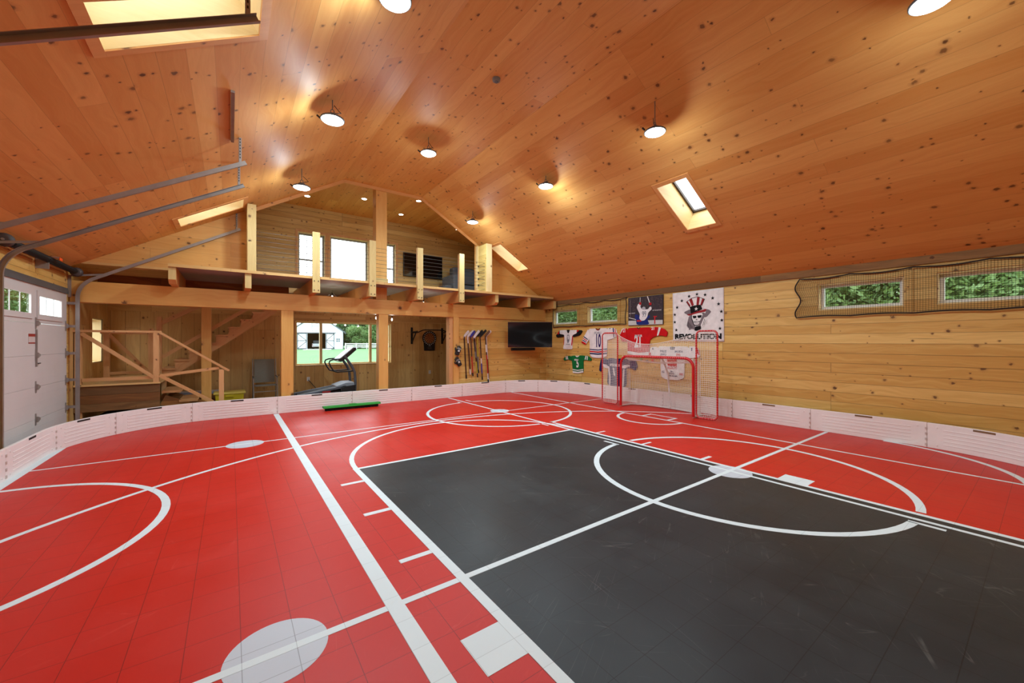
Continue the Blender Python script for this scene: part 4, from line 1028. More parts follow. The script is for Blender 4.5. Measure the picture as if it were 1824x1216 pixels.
for s_, P, m in (('IVECO', [(5.72, 1.37), (5.53, 1.37), (5.53, 1.315), (5.72, 1.315)], C_NV), ('RIWO', [(5.70, 1.29), (5.55, 1.29), (5.55, 1.235), (5.70, 1.235)], C_NV), ('SKODA', [(5.32, 1.37), (5.12, 1.37), (5.12, 1.315), (5.32, 1.315)], C_NV),
                 ('DAB', [(5.28, 1.29), (5.18, 1.29), (5.18, 1.24), (5.28, 1.24)], C_RD), ('TIN-', [(5.46, 0.87), (5.34, 0.87), (5.34, 0.835), (5.46, 0.835)], C_NV), ('ZOO', [(5.46, 0.825), (5.34, 0.825), (5.34, 0.79), (5.46, 0.79)], C_NV),
                 ('TIROLER', [(5.54, 0.775), (5.24, 0.775), (5.24, 0.735), (5.54, 0.735)], C_NV), ('KS', [(5.67, 0.86), (5.59, 0.86), (5.59, 0.81), (5.67, 0.81)], C_NV)):
    lettering('sponsor_text', s_, P, .030, m, j, .002)
for z0 in (0.80, 0.83): sew('flag_stripe', [(5.20, z0), (5.11, z0), (5.11, z0 - .013), (5.20, z0 - .013)], .028, .031, C_RD, j, soft=False)
sew('neck_mark', [(5.45, 1.455), (5.31, 1.46), (5.33, 1.385), (5.43, 1.38)], .028, .031, cloth('grey', 120, 120, 128), j)
sew('sleeve_mark', [(5.93, 1.43), (5.90, 1.43), (5.89, 1.38), (5.93, 1.37)], .034, .037, C_NV, j); sew('sleeve_mark', [(4.90, 1.44), (4.88, 1.44), (4.88, 1.37), (4.90, 1.37)], .034, .037, C_NV, j)
sew('cuff_patch', [(4.80, 1.45), (4.75, 1.44), (4.70, 1.28), (4.74, 1.27)], .034, .037, C_RD, j); sew('cuff_patch', [(6.03, 1.30), (5.97, 1.30), (5.97, 1.20), (6.04, 1.21)], .034, .037, C_RD, j)

j = jersey('navy jersey with white bands hanging low behind the left goal post', 7.1, 0.35)
sew('torso', [(7.40, 1.09), (7.25, 1.12), (7.10, 1.10), (6.95, 1.12), (6.76, 1.11), (6.74, 0.86), (6.74, 0.37), (6.91, 0.33), (7.24, 0.34), (7.40, 0.37), (7.37, 0.84)], 0, .028, C_NV, j, bev=.008)
sew('sleeve', [(7.41, 1.095), (7.62, 1.10), (7.67, 0.92), (7.70, 0.74), (7.62, 0.71), (7.59, 0.88), (7.37, 0.84)], .002, .034, C_NV, j, bev=.008)
sew('sleeve', [(6.77, 1.12), (6.54, 1.13), (6.44, 1.08), (6.38, 0.93), (6.46, 0.81), (6.57, 0.87), (6.75, 0.86)], .002, .034, C_NV, j, bev=.008)
for P in ([(7.59, 0.96), (7.35, 0.90), (7.37, 0.81), (7.58, 0.88)], [(6.91, 0.92), (6.67, 0.96), (6.59, 0.93), (6.77, 0.86), (6.91, 0.85)]): sew('sleeve_band', P, .034, .037, C_WH, j)
lettering('name_text', 'WINNIPEG', [(7.32, 0.955), (6.92, 0.965), (6.92, 0.89), (7.32, 0.885)], .030, C_WH, j, .003)
for P in ([(7.37, 0.88), (7.32, 0.88), (7.28, 0.60), (7.29, 0.34), (7.33, 0.35), (7.325, 0.61)], [(7.20, 0.86), (7.16, 0.86), (7.11, 0.63), (7.16, 0.63)], [(6.84, 0.84), (6.80, 0.84), (6.82, 0.36), (6.87, 0.35)]): sew('side_stripe', P, .028, .031, C_WH, j)

for y, z, n, col, lab in ((6.26, 1.125, 'green', (40, 190, 90), 'green street hockey ball pinned to the wall behind the goal'), (6.09, 1.09, 'grey', (96, 106, 96), 'dark street hockey ball pinned between the green and orange ones'), (5.93, 1.105, 'orange', (232, 70, 40), 'orange street hockey ball pinned to the wall behind the goal')):
    b = MB(); b.ball((XWALL - 0.034, y, z), 0.034, 14)
    solo('hockey_ball', b, flat('ball_' + n, lin(*col), 0.5), lab, 'ball', 'hockey balls on the wall')

# canvas print of a hockey player seen from behind
pt = thing('canvas_print', 'canvas print of a celebrating hockey player numbered 99', 'picture', (XWALL, 6.15, 2.01))
MB().prism([(6.67, 2.75), (5.635, 2.755), (5.635, 2.01), (6.67, 2.01)], 0, .034, art).build('canvas', cloth('crowd', 62, 54, 58), pt)
rp = random.Random(5)
cw = MB()
for k in range(150):
    y, z = rp.uniform(5.66, 6.65), rp.uniform(2.40, 2.73); r = rp.uniform(.006, .016)
    cw.prism([(y + r, z), (y, z + r * 1.3), (y - r, z), (y, z - r * 1.3)], .034, .0345, art)
cw.build('crowd_spots', cloth('crowd_light', 92, 74, 72), pt)['kind'] = 'stuff'
PJ = [('rink_boards', [(6.665, 2.14), (5.64, 2.12), (5.64, 2.015), (6.665, 2.02)], (196, 194, 190), .035, False), ('glass_post', [(6.61, 2.70), (6.60, 2.70), (6.60, 2.22), (6.61, 2.22)], (130, 120, 116), .035, False),
      ('lower_body', [(6.44, 2.27), (6.36, 2.29), (6.29, 2.23), (6.08, 2.16), (6.01, 2.02), (6.40, 2.02), (6.42, 2.13), (6.46, 2.21)], (34, 44, 110), .036, True), ('arm_of_teammate', [(6.10, 2.21), (6.01, 2.27), (6.0, 2.20), (6.08, 2.15)], (34, 44, 110), .036, True),
      ('raised_jersey', [(6.30, 2.59), (6.36, 2.56), (6.40, 2.48), (6.36, 2.40), (6.30, 2.30), (6.32, 2.19), (6.26, 2.12), (6.16, 2.13), (6.08, 2.21), (6.05, 2.32), (6.01, 2.36), (5.95, 2.40), (5.96, 2.47), (6.01, 2.47), (6.05, 2.41), (6.23, 2.41), (6.29, 2.49), (6.26, 2.57)], (226, 220, 220), .037, True),
      ('helmet', [(6.235, 2.415), (6.235, 2.46), (6.18, 2.49), (6.135, 2.46), (6.13, 2.415)], (178, 172, 176), .039, True), ('glove', [(6.33, 2.60), (6.26, 2.615), (6.26, 2.54), (6.32, 2.54)], (176, 30, 36), .038, True), ('glove', [(6.03, 2.575), (5.955, 2.575), (5.955, 2.51), (6.02, 2.51)], (176, 30, 36), .038, True),
      ('raised_stick', [(6.30, 2.73), (6.283, 2.73), (6.29, 2.60), (6.303, 2.60)], (210, 206, 204), .037, False), ('raised_stick', [(6.085, 2.74), (6.065, 2.745), (6.0, 2.57), (6.02, 2.565)], (232, 228, 226), .037, False),
      ('goal_post', [(5.90, 2.23), (5.80, 2.225), (5.80, 2.205), (5.845, 2.20), (5.845, 2.03), (5.875, 2.03), (5.875, 2.205), (5.90, 2.21)], (190, 40, 44), .037, False), ('waist_band', [(6.39, 2.15), (6.26, 2.14), (6.26, 2.105), (6.40, 2.105)], (186, 40, 40), .038, False),
      ('lowered_stick', [(6.65, 2.23), (6.42, 2.17), (6.42, 2.155), (6.65, 2.212)], (214, 210, 206), .037, False), ('blue_shoulder', [(6.46, 2.29), (6.40, 2.30), (6.37, 2.22), (6.45, 2.20)], (40, 50, 120), .037, True)]
for n, P, c, d, sm in PJ: sew(n, P, .034, d, cloth('p%d_%d_%d' % c, *c), pt, soft=sm)
lettering('number', '99', [(6.25, 2.345), (6.09, 2.345), (6.09, 2.225), (6.25, 2.225)], .038, cloth('grey', 120, 120, 128), pt, .002)
lettering('board_text', 'OF THE BLUE LINE', [(5.95, 2.385), (5.65, 2.385), (5.65, 2.355), (5.95, 2.355)], .036, C_WH, pt); lettering('board_text', 'GO TEAM', [(6.65, 2.345), (6.45, 2.345), (6.45, 2.32), (6.65, 2.32)], .036, C_WH, pt)

# white banner with the striped hat emblem
ft = thing('team_banner', 'white square banner with stars, striped hat emblem and REVOLUTION lettering', 'banner', (XWALL, 4.78, 1.58))
bb = MB(); nn_ = 24
v = []
for j_ in range(nn_ + 1):
    for i_ in range(nn_ + 1):
        u, w = i_ / nn_, j_ / nn_
        y = (5.375 + 0.015 * w) * (1 - u) + (4.17 + 0.01 * w) * u; z = (1.60 + 1.15 * w) * (1 - u) + (1.58 + 1.18 * w) * u
        v.append(art(y, z, 0.006 + 0.003 * math.sin(u * 9) * math.sin(w * 4)))
bb.add(v, [(j_ * 25 + i_, j_ * 25 + i_ + 1, j_ * 25 + i_ + 26, j_ * 25 + i_ + 25) for j_ in range(24) for i_ in range(24)], 0, True)
o = bb.build('cloth', C_WH, ft); sm_ = o.modifiers.new('thickness', 'SOLIDIFY'); sm_.thickness = 0.003; sm_.offset = 0
def star(y, z, r, rot=0.0): return [(y + (r if k % 2 == 0 else r * .40) * math.sin(rot + PI * k / 5), z + (r if k % 2 == 0 else r * .40) * math.cos(rot + PI * k / 5)) for k in range(10)]
for y, z in ((5.33, 2.23), (5.27, 2.40), (5.15, 2.55), (4.97, 2.64), (4.78, 2.67), (4.59, 2.64), (4.42, 2.55), (4.29, 2.41), (4.23, 2.24), (4.22, 2.05), (4.26, 1.87), (5.33, 2.05), (5.29, 1.86)):
    sew('star', star(y, z, .042), .010, .014, C_BK, ft, soft=False)
E_RED, E_GRY = cloth('emblem_red', 150, 40, 44), cloth('emblem_grey', 124, 112, 116)
for n, P, m, d, sm in (('hair', [(4.97, 2.18), (4.91, 2.19), (4.90, 2.06), (4.82, 1.94), (4.84, 1.86), (4.90, 1.88), (4.97, 1.85), (4.98, 1.91), (5.03, 1.95), (5.0, 2.07)], E_GRY, .012, True),
        ('hat_outline', [(5.045, 2.515), (4.91, 2.595), (4.76, 2.62), (4.595, 2.545), (4.66, 2.40), (4.94, 2.36)], C_BK, .0115, False),
        ('hat_crown', [(5.03, 2.51), (4.91, 2.58), (4.76, 2.608), (4.61, 2.54), (4.68, 2.40), (4.93, 2.375)], C_WH, .0125, False),
        ('hat_stripe', [(5.03, 2.51), (5.005, 2.53), (4.93, 2.42), (4.95, 2.40)], E_RED, .0135, False), ('hat_stripe', [(4.965, 2.555), (4.90, 2.585), (4.85, 2.43), (4.90, 2.40)], E_RED, .0135, False),
        ('hat_stripe', [(4.775, 2.607), (4.71, 2.59), (4.735, 2.42), (4.79, 2.42)], E_RED, .0135, False), ('hat_stripe', [(4.655, 2.56), (4.61, 2.54), (4.67, 2.41), (4.70, 2.42)], E_RED, .0135, False),
        ('brim', [(5.09, 2.28), (4.94, 2.34), (4.91, 2.23), (5.0, 2.21), (5.08, 2.25)], E_GRY, .013, True), ('brim', [(4.66, 2.34), (4.50, 2.30), (4.45, 2.25), (4.55, 2.14), (4.61, 2.13), (4.56, 2.30)], E_GRY, .013, True),
        ('hat_band', [(4.95, 2.39), (4.85, 2.415), (4.69, 2.425), (4.655, 2.32), (4.78, 2.27), (4.92, 2.225)], C_BK, .0145, False), ('brim_edge', [(5.03, 2.22), (4.91, 2.235), (4.78, 2.275), (4.55, 2.325), (4.58, 2.26), (4.71, 2.245), (4.85, 2.215), (4.97, 2.185)], E_RED, .015, True),
        ('skull_shadow', [(4.92, 2.20), (4.84, 2.225), (4.70, 2.24), (4.62, 2.235), (4.62, 2.10), (4.67, 2.04), (4.73, 1.95), (4.85, 1.95), (4.89, 2.05), (4.915, 2.13)], C_BK, .0125, True),
        ('skull', [(4.90, 2.20), (4.84, 2.22), (4.72, 2.24), (4.645, 2.23), (4.645, 2.11), (4.69, 2.05), (4.74, 1.97), (4.84, 1.97), (4.87, 2.06), (4.90, 2.13)], C_WH, .0135, True),
        ('eye_socket', [(4.885, 2.18), (4.79, 2.175), (4.79, 2.13), (4.86, 2.115)], C_BK, .0145, True), ('eye_socket', [(4.775, 2.18), (4.665, 2.19), (4.675, 2.13), (4.75, 2.12)], C_BK, .0145, True),
        ('nose', [(4.81, 2.075), (4.785, 2.11), (4.76, 2.075)], E_GRY, .0145, False), ('mouth', [(4.86, 2.045), (4.75, 2.04), (4.705, 2.055), (4.72, 2.03), (4.85, 2.025)], C_BK, .0145, False), ('mouth', [(4.84, 2.005), (4.74, 2.005), (4.75, 1.995), (4.83, 1.995)], E_GRY, .0145, False),
        ('stick_shaft', [(4.62, 2.24), (4.575, 2.215), (4.70, 1.93), (4.75, 1.955)], E_GRY, .0155, False), ('hand', [(4.69, 2.05), (4.60, 2.13), (4.545, 2.10), (4.55, 2.02), (4.64, 1.90), (4.68, 1.93)], C_WH, .0145, True),
        ('finger_line', [(4.60, 2.10), (4.59, 2.10), (4.64, 1.94), (4.648, 1.945)], C_BK, .016, False), ('finger_line', [(4.575, 2.07), (4.567, 2.07), (4.61, 1.96), (4.617, 1.963)], C_BK, .016, False), ('beard', [(4.82, 1.93), (4.69, 1.945), (4.68, 1.87), (4.79, 1.83), (4.84, 1.84)], C_BK, .0135, True)):
    sew(n, P, .009, d, m, ft, soft=sm)
for k in range(7):
    y = 5.0 - k * .018; sew('hair_line', [(y, 2.06 - k * .02), (y - .006, 2.06 - k * .02), (y - .004, 1.90), (y + .002, 1.90)], .011, .0128, C_BK, ft, soft=False)
sew('band_star', star(4.795, 2.335, .048), .012, .016, C_WH, ft, soft=False)
lettering('lettering', 'REVOLUTION', [(5.33, 1.755), (4.22, 1.755), (4.22, 1.635), (5.33, 1.635)], .012, C_BK, ft, .010)

# ------------------------------------------------------------------ wall with the sticks and the television
YT = YB + 0.05
tvt = thing('television', 'large black wall television swung out left of the corner windows', 'television', (7.33, 9.25, 1.78))
_t = math.radians(7.0)
def tvf(a, b, d):          # a right, b up, d out of the screen; the arm turns it to the room and tips it down
    f = Vector((math.sin(YAW), math.cos(YAW), 0)); rt = Vector((math.cos(YAW), -math.sin(YAW), 0)); up = Vector((0, 0, 1))
    n = -f * math.cos(_t) - up * math.sin(_t); u = up * math.cos(_t) - f * math.sin(_t)
    return tuple(Vector((7.375, 9.285, 1.79)) + rt * a + u * b + n * d)
MB().box(-0.675, 0.675, -0.385, 0.385, -0.05, 0.0, fn=tvf).build('casing', M_BLACK, tvt, bevel=0.006)
MB().box(-0.665, 0.665, -0.372, 0.375, 0.0, 0.003, fn=tvf).build('screen', flat('tv_screen', lin(12, 13, 15), 0.07, spec=0.9, vary=0.0), tvt)
pm_ = Vector(tvf(0, 0, -0.05))
MB().bar(pm_, (7.75, YT - 0.05, 1.80), 0.07, 0.05).build('swing_arm', M_BLACK, tvt)
MB().box(7.55, 7.95, YT - 0.05, YT - 0.001, 1.6, 2.0).build('wall_plate', M_BLACK, tvt)
sbt = thing('soundbar', 'black soundbar mounted under the television', 'speaker', (7.7, YT, 1.27))
MB().box(7.22, 8.15, YT - 0.09, YT - 0.002, 1.295, 1.385).build('body', M_BLACK, sbt, bevel=0.01)
MB().box(7.24, 8.13, YT - 0.093, YT - 0.09, 1.305, 1.375).build('grille', flat('grille_cloth', lin(16, 16, 17), 0.9, scale=60), sbt)

rk = thing('stick_rack', 'pine peg rail holding the row of hockey sticks', 'rack', (5.85, YT, 1.68))
MB().box(5.40, 6.30, YT - 0.022, YT - 0.001, 1.66, 1.74).build('rail_board', M_TIMB, rk)
WX = lambda zx: 5.52 + ((zx / 9.12 + 800) - 828) * 0.01925
WZ = lambda zy: 1.73 - ((zy / 9.12 + 570) - 599) * 0.01635
TAPE, TAPEB, DK = flat('tape_white', lin(214, 206, 204), 0.8), flat('tape_black', lin(20, 18, 18), 0.8), flat('shaft_dark', lin(52, 28, 22), 0.45)
SM = {'red': flat('shaft_red', lin(168, 34, 24), 0.45), 'yellow': flat('shaft_yellow', lin(176, 158, 48), 0.45), 'blue': flat('shaft_blue', lin(54, 50, 140), 0.45), 'white': flat('shaft_white', lin(210, 200, 196), 0.45), 'grey': flat('shaft_grey', lin(104, 98, 100), 0.45), 'brown': flat('shaft_brown', lin(110, 78, 56), 0.5)}
STK = [((255, 265), (290, 950), (325, 178), TAPE, DK, [], 'first stick from the left, dark shaft and white taped blade'),
       ((300, 262), (345, 885), (392, 175), TAPE, DK, [(0.0, 0.18, 'white'), (0.86, 1.0, 'white')], 'second stick from the left, white hosel and grip'),
       ((340, 268), (378, 915), (408, 178), SM['blue'], DK, [(0.5, 0.97, 'red')], 'third stick from the left, lower shaft red'),
       ((382, 285), (445, 935), (468, 172), TAPE, DK, [(0.35, 0.5, 'grey'), (0.6, 0.9, 'yellow'), (0.9, 1.0, 'blue')], 'fourth stick from the left, white blade and speckled yellow shaft'),
       ((418, 262), (470, 865), (488, 176), TAPEB, DK, [(0.15, 0.6, 'grey')], 'fifth stick from the left, grey and black shaft'),
       ((455, 265), (476, 870), (540, 165), TAPEB, SM['yellow'], [(0.55, 1.0, 'grey')], 'sixth stick from the left, yellow upper shaft under a black blade'),
       ((492, 265), (530, 985), (592, 160), TAPEB, DK, [(0.5, 0.62, 'white'), (0.62, 0.85, 'blue')], 'seventh stick from the left, blue lower shaft'),
       ((572, 258), (622, 1035), (642, 172), SM['brown'], DK, [(0.18, 0.34, 'white'), (0.4, 0.8, 'red'), (0.8, 0.93, 'white')], 'second stick from the right, red and white shaft'),
       ((612, 255), (658, 1035), (690, 168), TAPE, DK, [(0.0, 0.5, 'white'), (0.92, 1.0, 'white')], 'rightmost stick, white upper shaft and blade')]
for i, (h, e, b_, bm, sm2, bands, lab) in enumerate(STK):
    hx, hz, ex, ez, bx, bz = WX(h[0]), WZ(h[1]), WX(e[0]), WZ(e[1]), WX(b_[0]), WZ(b_[1])
    y = YT - 0.045 - 0.030 * (i % 4)
    t = thing('hockey_stick', lab, 'hockey stick', (ex, y, ez), 'hockey sticks on the rack')
    P0, P1 = Vector((hx, y, hz)), Vector((ex, y, ez))
    MB().bar(P0, P1, 0.030, 0.020, up=(0, 1, 0)).build('shaft', sm2, t, bevel=0.003)
    for a, c, k in bands: MB().bar(P0.lerp(P1, a), P0.lerp(P1, c), 0.0318, 0.0218, up=(0, 1, 0)).build('shaft_band', SM[k], t)
    d = Vector((bx - hx, 0, bz - hz)); n_ = Vector((-d.z, 0, d.x)).normalized() * 0.040
    q = [(hx, hz - 0.03), (hx + 0.03, hz - 0.02)]
    bl = MB(); prof = []
    A, B = Vector((hx, 0, hz)), Vector((bx, 0, bz))
    pts = [A + n_ * 0.6, A.lerp(B, .3) + n_, B + n_ * 0.95, B + d.normalized() * 0.02 + n_ * 0.3, B - n_ * 0.9, A.lerp(B, .25) - n_ * 0.8, A - n_ * 0.3 + Vector((0, 0, -0.03)), A - Vector((0.015, 0, 0.05))]
    bl.prism([(p.x, p.z) for p in pts], y - 0.006, y + 0.006, lambda a, b, dd: (a, dd, b)); bl.build('blade', bm, t, bevel=0.003)
    MB().bar(P1 - (P1 - P0).normalized() * 0.10, P1, 0.034, 0.024, up=(0, 1, 0)).build('grip', TAPE if lab.startswith(('second stick from the l', 'right')) else TAPEB, t)
    MB().cyl((hx + 0.035, YT - 0.022, hz - 0.03), (hx + 0.035, YT - 0.033, hz - 0.028), 0.010, 10).build('peg', M_TIMB, rk)

def glove(x, z, rot, label):
    t = thing('hockey_glove', label, 'glove', (x, YT - 0.06, z), 'hockey gloves on the post')
    G, GW = flat('glove_black', lin(28, 25, 26), 0.7), flat('glove_white', lin(208, 204, 202), 0.7)
    c, s = math.cos(rot), math.sin(rot)
    y0 = YB - 0.012
    def W_(a, b, d): return (x + a * c - b * s, y0 - d, z + a * s + b * c)
    cf = MB(); cf.prism(smooth_poly([(-.055, -.12), (.055, -.12), (.065, -.03), (-.065, -.03)]), 0.0, .075, W_); cf.build('cuff', G, t, bevel=0.012)
    MB().prism(smooth_poly([(-.062, -.04), (.062, -.04), (.07, .05), (-.06, .05)]), 0.0, .085, W_).build('back_pad', G, t, bevel=0.014)
    for k in range(4):
        a = -0.047 + k * 0.032; L = (.10, .125, .12, .095)[k]
        MB().tube([W_(a, .04, .05), W_(a * 1.1, .04 + L * .55, .055), W_(a * 1.15, .04 + L, .03)], [.0175, .0175, .013], 8).build('finger', G, t)
        MB().tube([W_(a * 1.05, .055, .067), W_(a * 1.1, .04 + L * .5, .071)], .008, 6).build('finger_roll', GW, t)
    MB().tube([W_(-.06, -.01, .04), W_(-.10, .03, .045), W_(-.105, .075, .035)], [.022, .02, .014], 8).build('thumb', G, t)
    MB().prism([(-.03, -.015), (.03, -.015), (.02, .035), (-.02, .035)], .08, .095, W_).build('logo_patch', GW, t)
glove(5.285, 1.31, -0.35, 'upper black and white hockey glove hung on the post')
glove(5.30, 0.99, 0.55, 'lower black and white hockey glove hung on the post')

# ------------------------------------------------------------------ the rooms under and on the loft
M_GREYF = flat('grey_upholstery', lin(92, 96, 102), 0.95, vary=0.14, scale=40)
M_TREAD = flat('treadmill_grey', lin(92, 98, 108), 0.4, 0.2)
M_SILV = flat('treadmill_silver', lin(196, 202, 208), 0.4, 0.2)

# treadmill
tm = thing('treadmill', 'grey treadmill with sloping deck and tall console before the window', 'treadmill', (2.1, 11.55, 0))
ty0, ty1 = 11.22, 11.88
def T(x0, z0, x1, z1, ya, yb, h, mat, name, bev=.008):
    b = MB(); b.prism([(x0, z0 - h), (x1, z1 - h), (x1, z1), (x0, z1 * 0 + z0)], ya, yb, lambda a, c, d: (a, d, c)); return b.build(name, mat, tm, grain=(1, 0, 0), bevel=bev)
T(1.36, .215, 2.55, .40, ty0, ty0 + .09, .06, M_TREAD, 'side_rail'); T(1.36, .215, 2.55, .40, ty1 - .09, ty1, .06, M_TREAD, 'side_rail')
T(1.40, .20, 2.55, .385, ty0 + .09, ty1 - .09, .05, flat('tread_belt', lin(24, 24, 26), 0.7), 'running_belt')
MB().prism([(2.26, .33), (2.76, .36), (2.75, .47), (2.54, .468), (2.30, .39)], ty0, ty1, lambda a, c, d: (a, d, c)).build('motor_hood', flat('hood_grey', lin(136, 146, 158), 0.35), tm, bevel=0.012)
MB().prism([(2.40, .16), (2.78, .12), (2.79, .40), (2.52, .37), (2.40, .34)], ty0 - .012, ty1 + .012, lambda a, c, d: (a, d, c)).build('hood_side', M_BLACK, tm, bevel=0.006)
MB().prism([(1.30, .06), (2.4, .14), (2.4, .26), (1.34, .16)], ty0 + .05, ty1 - .05, lambda a, c, d: (a, d, c)).build('lower_frame', M_BLACK, tm)
MB().box(1.95, 2.15, ty0 - .003, ty0 + .001, .235, .275).build('red_badge', flat('badge_red', lin(170, 30, 30), 0.5), tm)
for yy in (ty0 + .03, ty1 - .03):
    MB().cyl((1.42, yy - .03, .05), (1.42, yy + .03, .05), .05, 14).build('rear_foot', M_BLACK, tm)
    MB().box(2.60, 2.82, yy - .03, yy + .03, 0.0, .12).build('front_foot', M_BLACK, tm)
    MB().tube([(2.77, yy, .12), (2.79, yy, .45), (2.77, yy, .74), (2.70, yy, .90), (2.58, yy, 1.08), (2.50, yy, 1.20)], .036, 12).build('upright', M_TREAD, tm)
    MB().tube([(2.50, yy, 1.13), (2.38, yy, 1.11), (2.22, yy, 1.10), (2.14, yy, 1.07), (2.12, yy, 1.01), (2.17, yy, .90), (2.24, yy, .79), (2.32, yy, .765), (2.55, yy, .77), (2.74, yy, .78)], .019, 10).build('handrail', M_BLACK, tm)
cn = MB(); cn.prism([(2.34, 1.06), (2.42, 1.03), (2.60, 1.16), (2.82, 1.36), (2.80, 1.43), (2.76, 1.42)], ty0 + .02, ty1 - .02, lambda a, c, d: (a, d, c)); co_ = cn.build('console', M_BLACK, tm, bevel=0.01)
MB().prism([(2.335, 1.065), (2.755, 1.425), (2.745, 1.435), (2.325, 1.075)], ty0 + .03, ty1 - .03, lambda a, c, d: (a, d, c)).build('console_face', M_SILV, co_)
MB().prism([(2.52, 1.232), (2.68, 1.368), (2.675, 1.378), (2.512, 1.241)], ty0 + .15, ty1 - .15, lambda a, c, d: (a, d, c)).build('display', flat('lcd_dark', lin(40, 48, 56), 0.2), co_)
def outlet(x, z, label):
    t = thing('wall_outlet', label, 'outlet', (x, YW - 0.004, z - 0.06), 'wall outlets')
    MB().box(x - .04, x + .04, YW - .008, YW - .001, z - .06, z + .06).build('cover_plate', M_VINYL, t, bevel=.003)
    for dz in (-.025, .025): MB().box(x - .018, x + .018, YW - .011, YW - .008, z + dz - .014, z + dz + .014).build('socket', flat('socket_grey', lin(190, 188, 184)), t)
outlet(1.835, .49, 'white wall outlet below the window beside the treadmill cord'); outlet(5.62, .52, 'white wall outlet on the wall below the dartboard')
solo('power_cord', MB().tube([(1.835, YW - .02, .47), (1.90, YW - .06, .38), (2.0, 12.4, .22), (2.3, 12.1, .05), (2.6, 11.95, .04), (2.75, 11.90, .10)], .009, 6), M_BLACK, 'dark treadmill power cord drooping from the outlet under the window', 'cord')

# pull-up bar, dartboard
pu = thing('pull_up_bar', 'black wall mounted pull-up bar with triangular brackets', 'pull-up bar', (5.55, YW - .002, 1.5))
for x in (4.97, 6.09):
    MB().box(x - .035, x + .035, YW - .022, YW - .002, 1.50, 2.06).build('wall_plate', M_BLACK, pu)
    MB().bar((x, YW - .02, 1.90), (x, YW - .50, 1.92), .035, .035).build('arm', M_BLACK, pu); MB().bar((x, YW - .02, 1.55), (x, YW - .40, 1.90), .03, .03).build('brace', M_BLACK, pu)
yb_ = YW - .50
MB().tube([(4.76, yb_, 1.87), (4.98, yb_, 1.88), (5.16, yb_, 1.96), (5.24, yb_, 1.97), (5.84, yb_, 1.97), (5.92, yb_, 1.96), (6.10, yb_, 1.88), (6.36, yb_, 1.87)], .018, 12).build('grip_bar', M_BLACK, pu)
db = thing('dartboard', 'black electronic dartboard with brown target and number ring', 'dartboard', (5.60, YW - .02, 1.27))
out = [(5.60 + .255 * math.cos(a), 1.70 + .255 * math.sin(a)) for a in [math.radians(d) for d in range(-35, 216, 10)]] + [(5.40, 1.45), (5.41, 1.27), (5.79, 1.27), (5.80, 1.45)]
MB().prism(out, YW - .045, YW - .002, lambda a, b, d: (a, d, b)).build('cabinet', flat('dart_cabinet', lin(36, 34, 36), 0.5), db, bevel=.006)
MB().lathe((5.60, YW - .052, 1.695), [(.165, 0), (.175, .008)], 40, axis='Y').build('target', flat('dart_brown', lin(168, 108, 58), 0.7), db)
seg = MB(); num = MB()
for k in range(20):
    a0 = PI / 10 * k
    if k % 2 == 0: seg.prism([(5.60 + r * math.cos(a), 1.695 + r * math.sin(a)) for r, a in ((.03, a0), (.155, a0), (.155, a0 + PI / 10), (.03, a0 + PI / 10))], YW - .054, YW - .052, lambda a, b, d: (a, d, b))
    c_ = (5.60 + .212 * math.cos(a0), 1.695 + .212 * math.sin(a0)); num.prism([(c_[0] - .012, c_[1] - .014), (c_[0] + .012, c_[1] - .014), (c_[0] + .012, c_[1] + .014), (c_[0] - .012, c_[1] + .014)], YW - .048, YW - .045, lambda a, b, d: (a, d, b))
seg.build('segments', flat('dart_dark', lin(110, 64, 34), 0.7), db); num.build('number_ring', M_VINYL, db)['kind'] = 'stuff'
MB().lathe((5.60, YW - .056, 1.695), [(.018, 0), (.022, .004)], 16, axis='Y').build('bullseye', flat('dart_red', lin(120, 44, 30), 0.6), db)
MB().box(5.53, 5.67, YW - .049, YW - .045, 1.31, 1.39).build('score_display', flat('score_dim', lin(74, 64, 60), 0.3), db); MB().box(5.56, 5.64, YW - .049, YW - .045, 1.43, 1.445).build('logo', M_SILV, db)
sh = thing('low_shelf', 'small dark wooden shelf standing in the corner of the alcove', 'shelf', (6.36, 12.45, 0))
for x in (6.24, 6.60): MB().box(x, x + .025, 12.35, 12.65, 0, .64).build('side_panel', M_CLAD, sh)
for z in (.05, .34, .60): MB().box(6.265, 6.60, 12.36, 12.64, z, z + .02).build('shelf_board', M_CLAD, sh)

# folding chair
ch = thing('folding_chair', 'grey sling folding chair against the wall behind the boards', 'chair', (.73, 12.2, 0))
for s in (.47, .99):
    MB().tube([(s, 12.38, .02), (s, 12.26, .45), (s, 12.30, .70), (s, 12.42, 1.12)], .012, 8).build('back_leg', M_GALV, ch)
    MB().tube([(s, 11.80, .02), (s, 11.86, .42), (s, 12.28, .45)], .012, 8).build('front_leg', M_GALV, ch)
    MB().tube([(s, 11.88, .66), (s, 12.30, .67)], .016, 8).build('armrest', M_LAMPB, ch); MB().tube([(s, 11.90, .66), (s, 11.88, .44)], .010, 8).build('arm_strut', M_GALV, ch)
for y, z in ((12.38, .06), (11.82, .10), (11.84, .30)): MB().tube([(.47, y, z), (.99, y, z)], .009, 8).build('crossbar', M_GALV, ch)
MB().add([(.50, 12.27, .50), (.96, 12.27, .50), (.96, 12.41, 1.11), (.50, 12.41, 1.11), (.50, 12.255, .50), (.96, 12.255, .50), (.96, 12.395, 1.11), (.50, 12.395, 1.11)], [(0, 1, 2, 3), (7, 6, 5, 4), (0, 4, 5, 1), (1, 5, 6, 2), (2, 6, 7, 3), (3, 7, 4, 0)]).build('back_sling', flat('sling_grey', lin(126, 124, 114), 0.85, scale=50), ch)
MB().box(.50, .96, 11.86, 12.26, .435, .45).build('seat_sling', flat('sling_grey', lin(104, 104, 104)), ch)
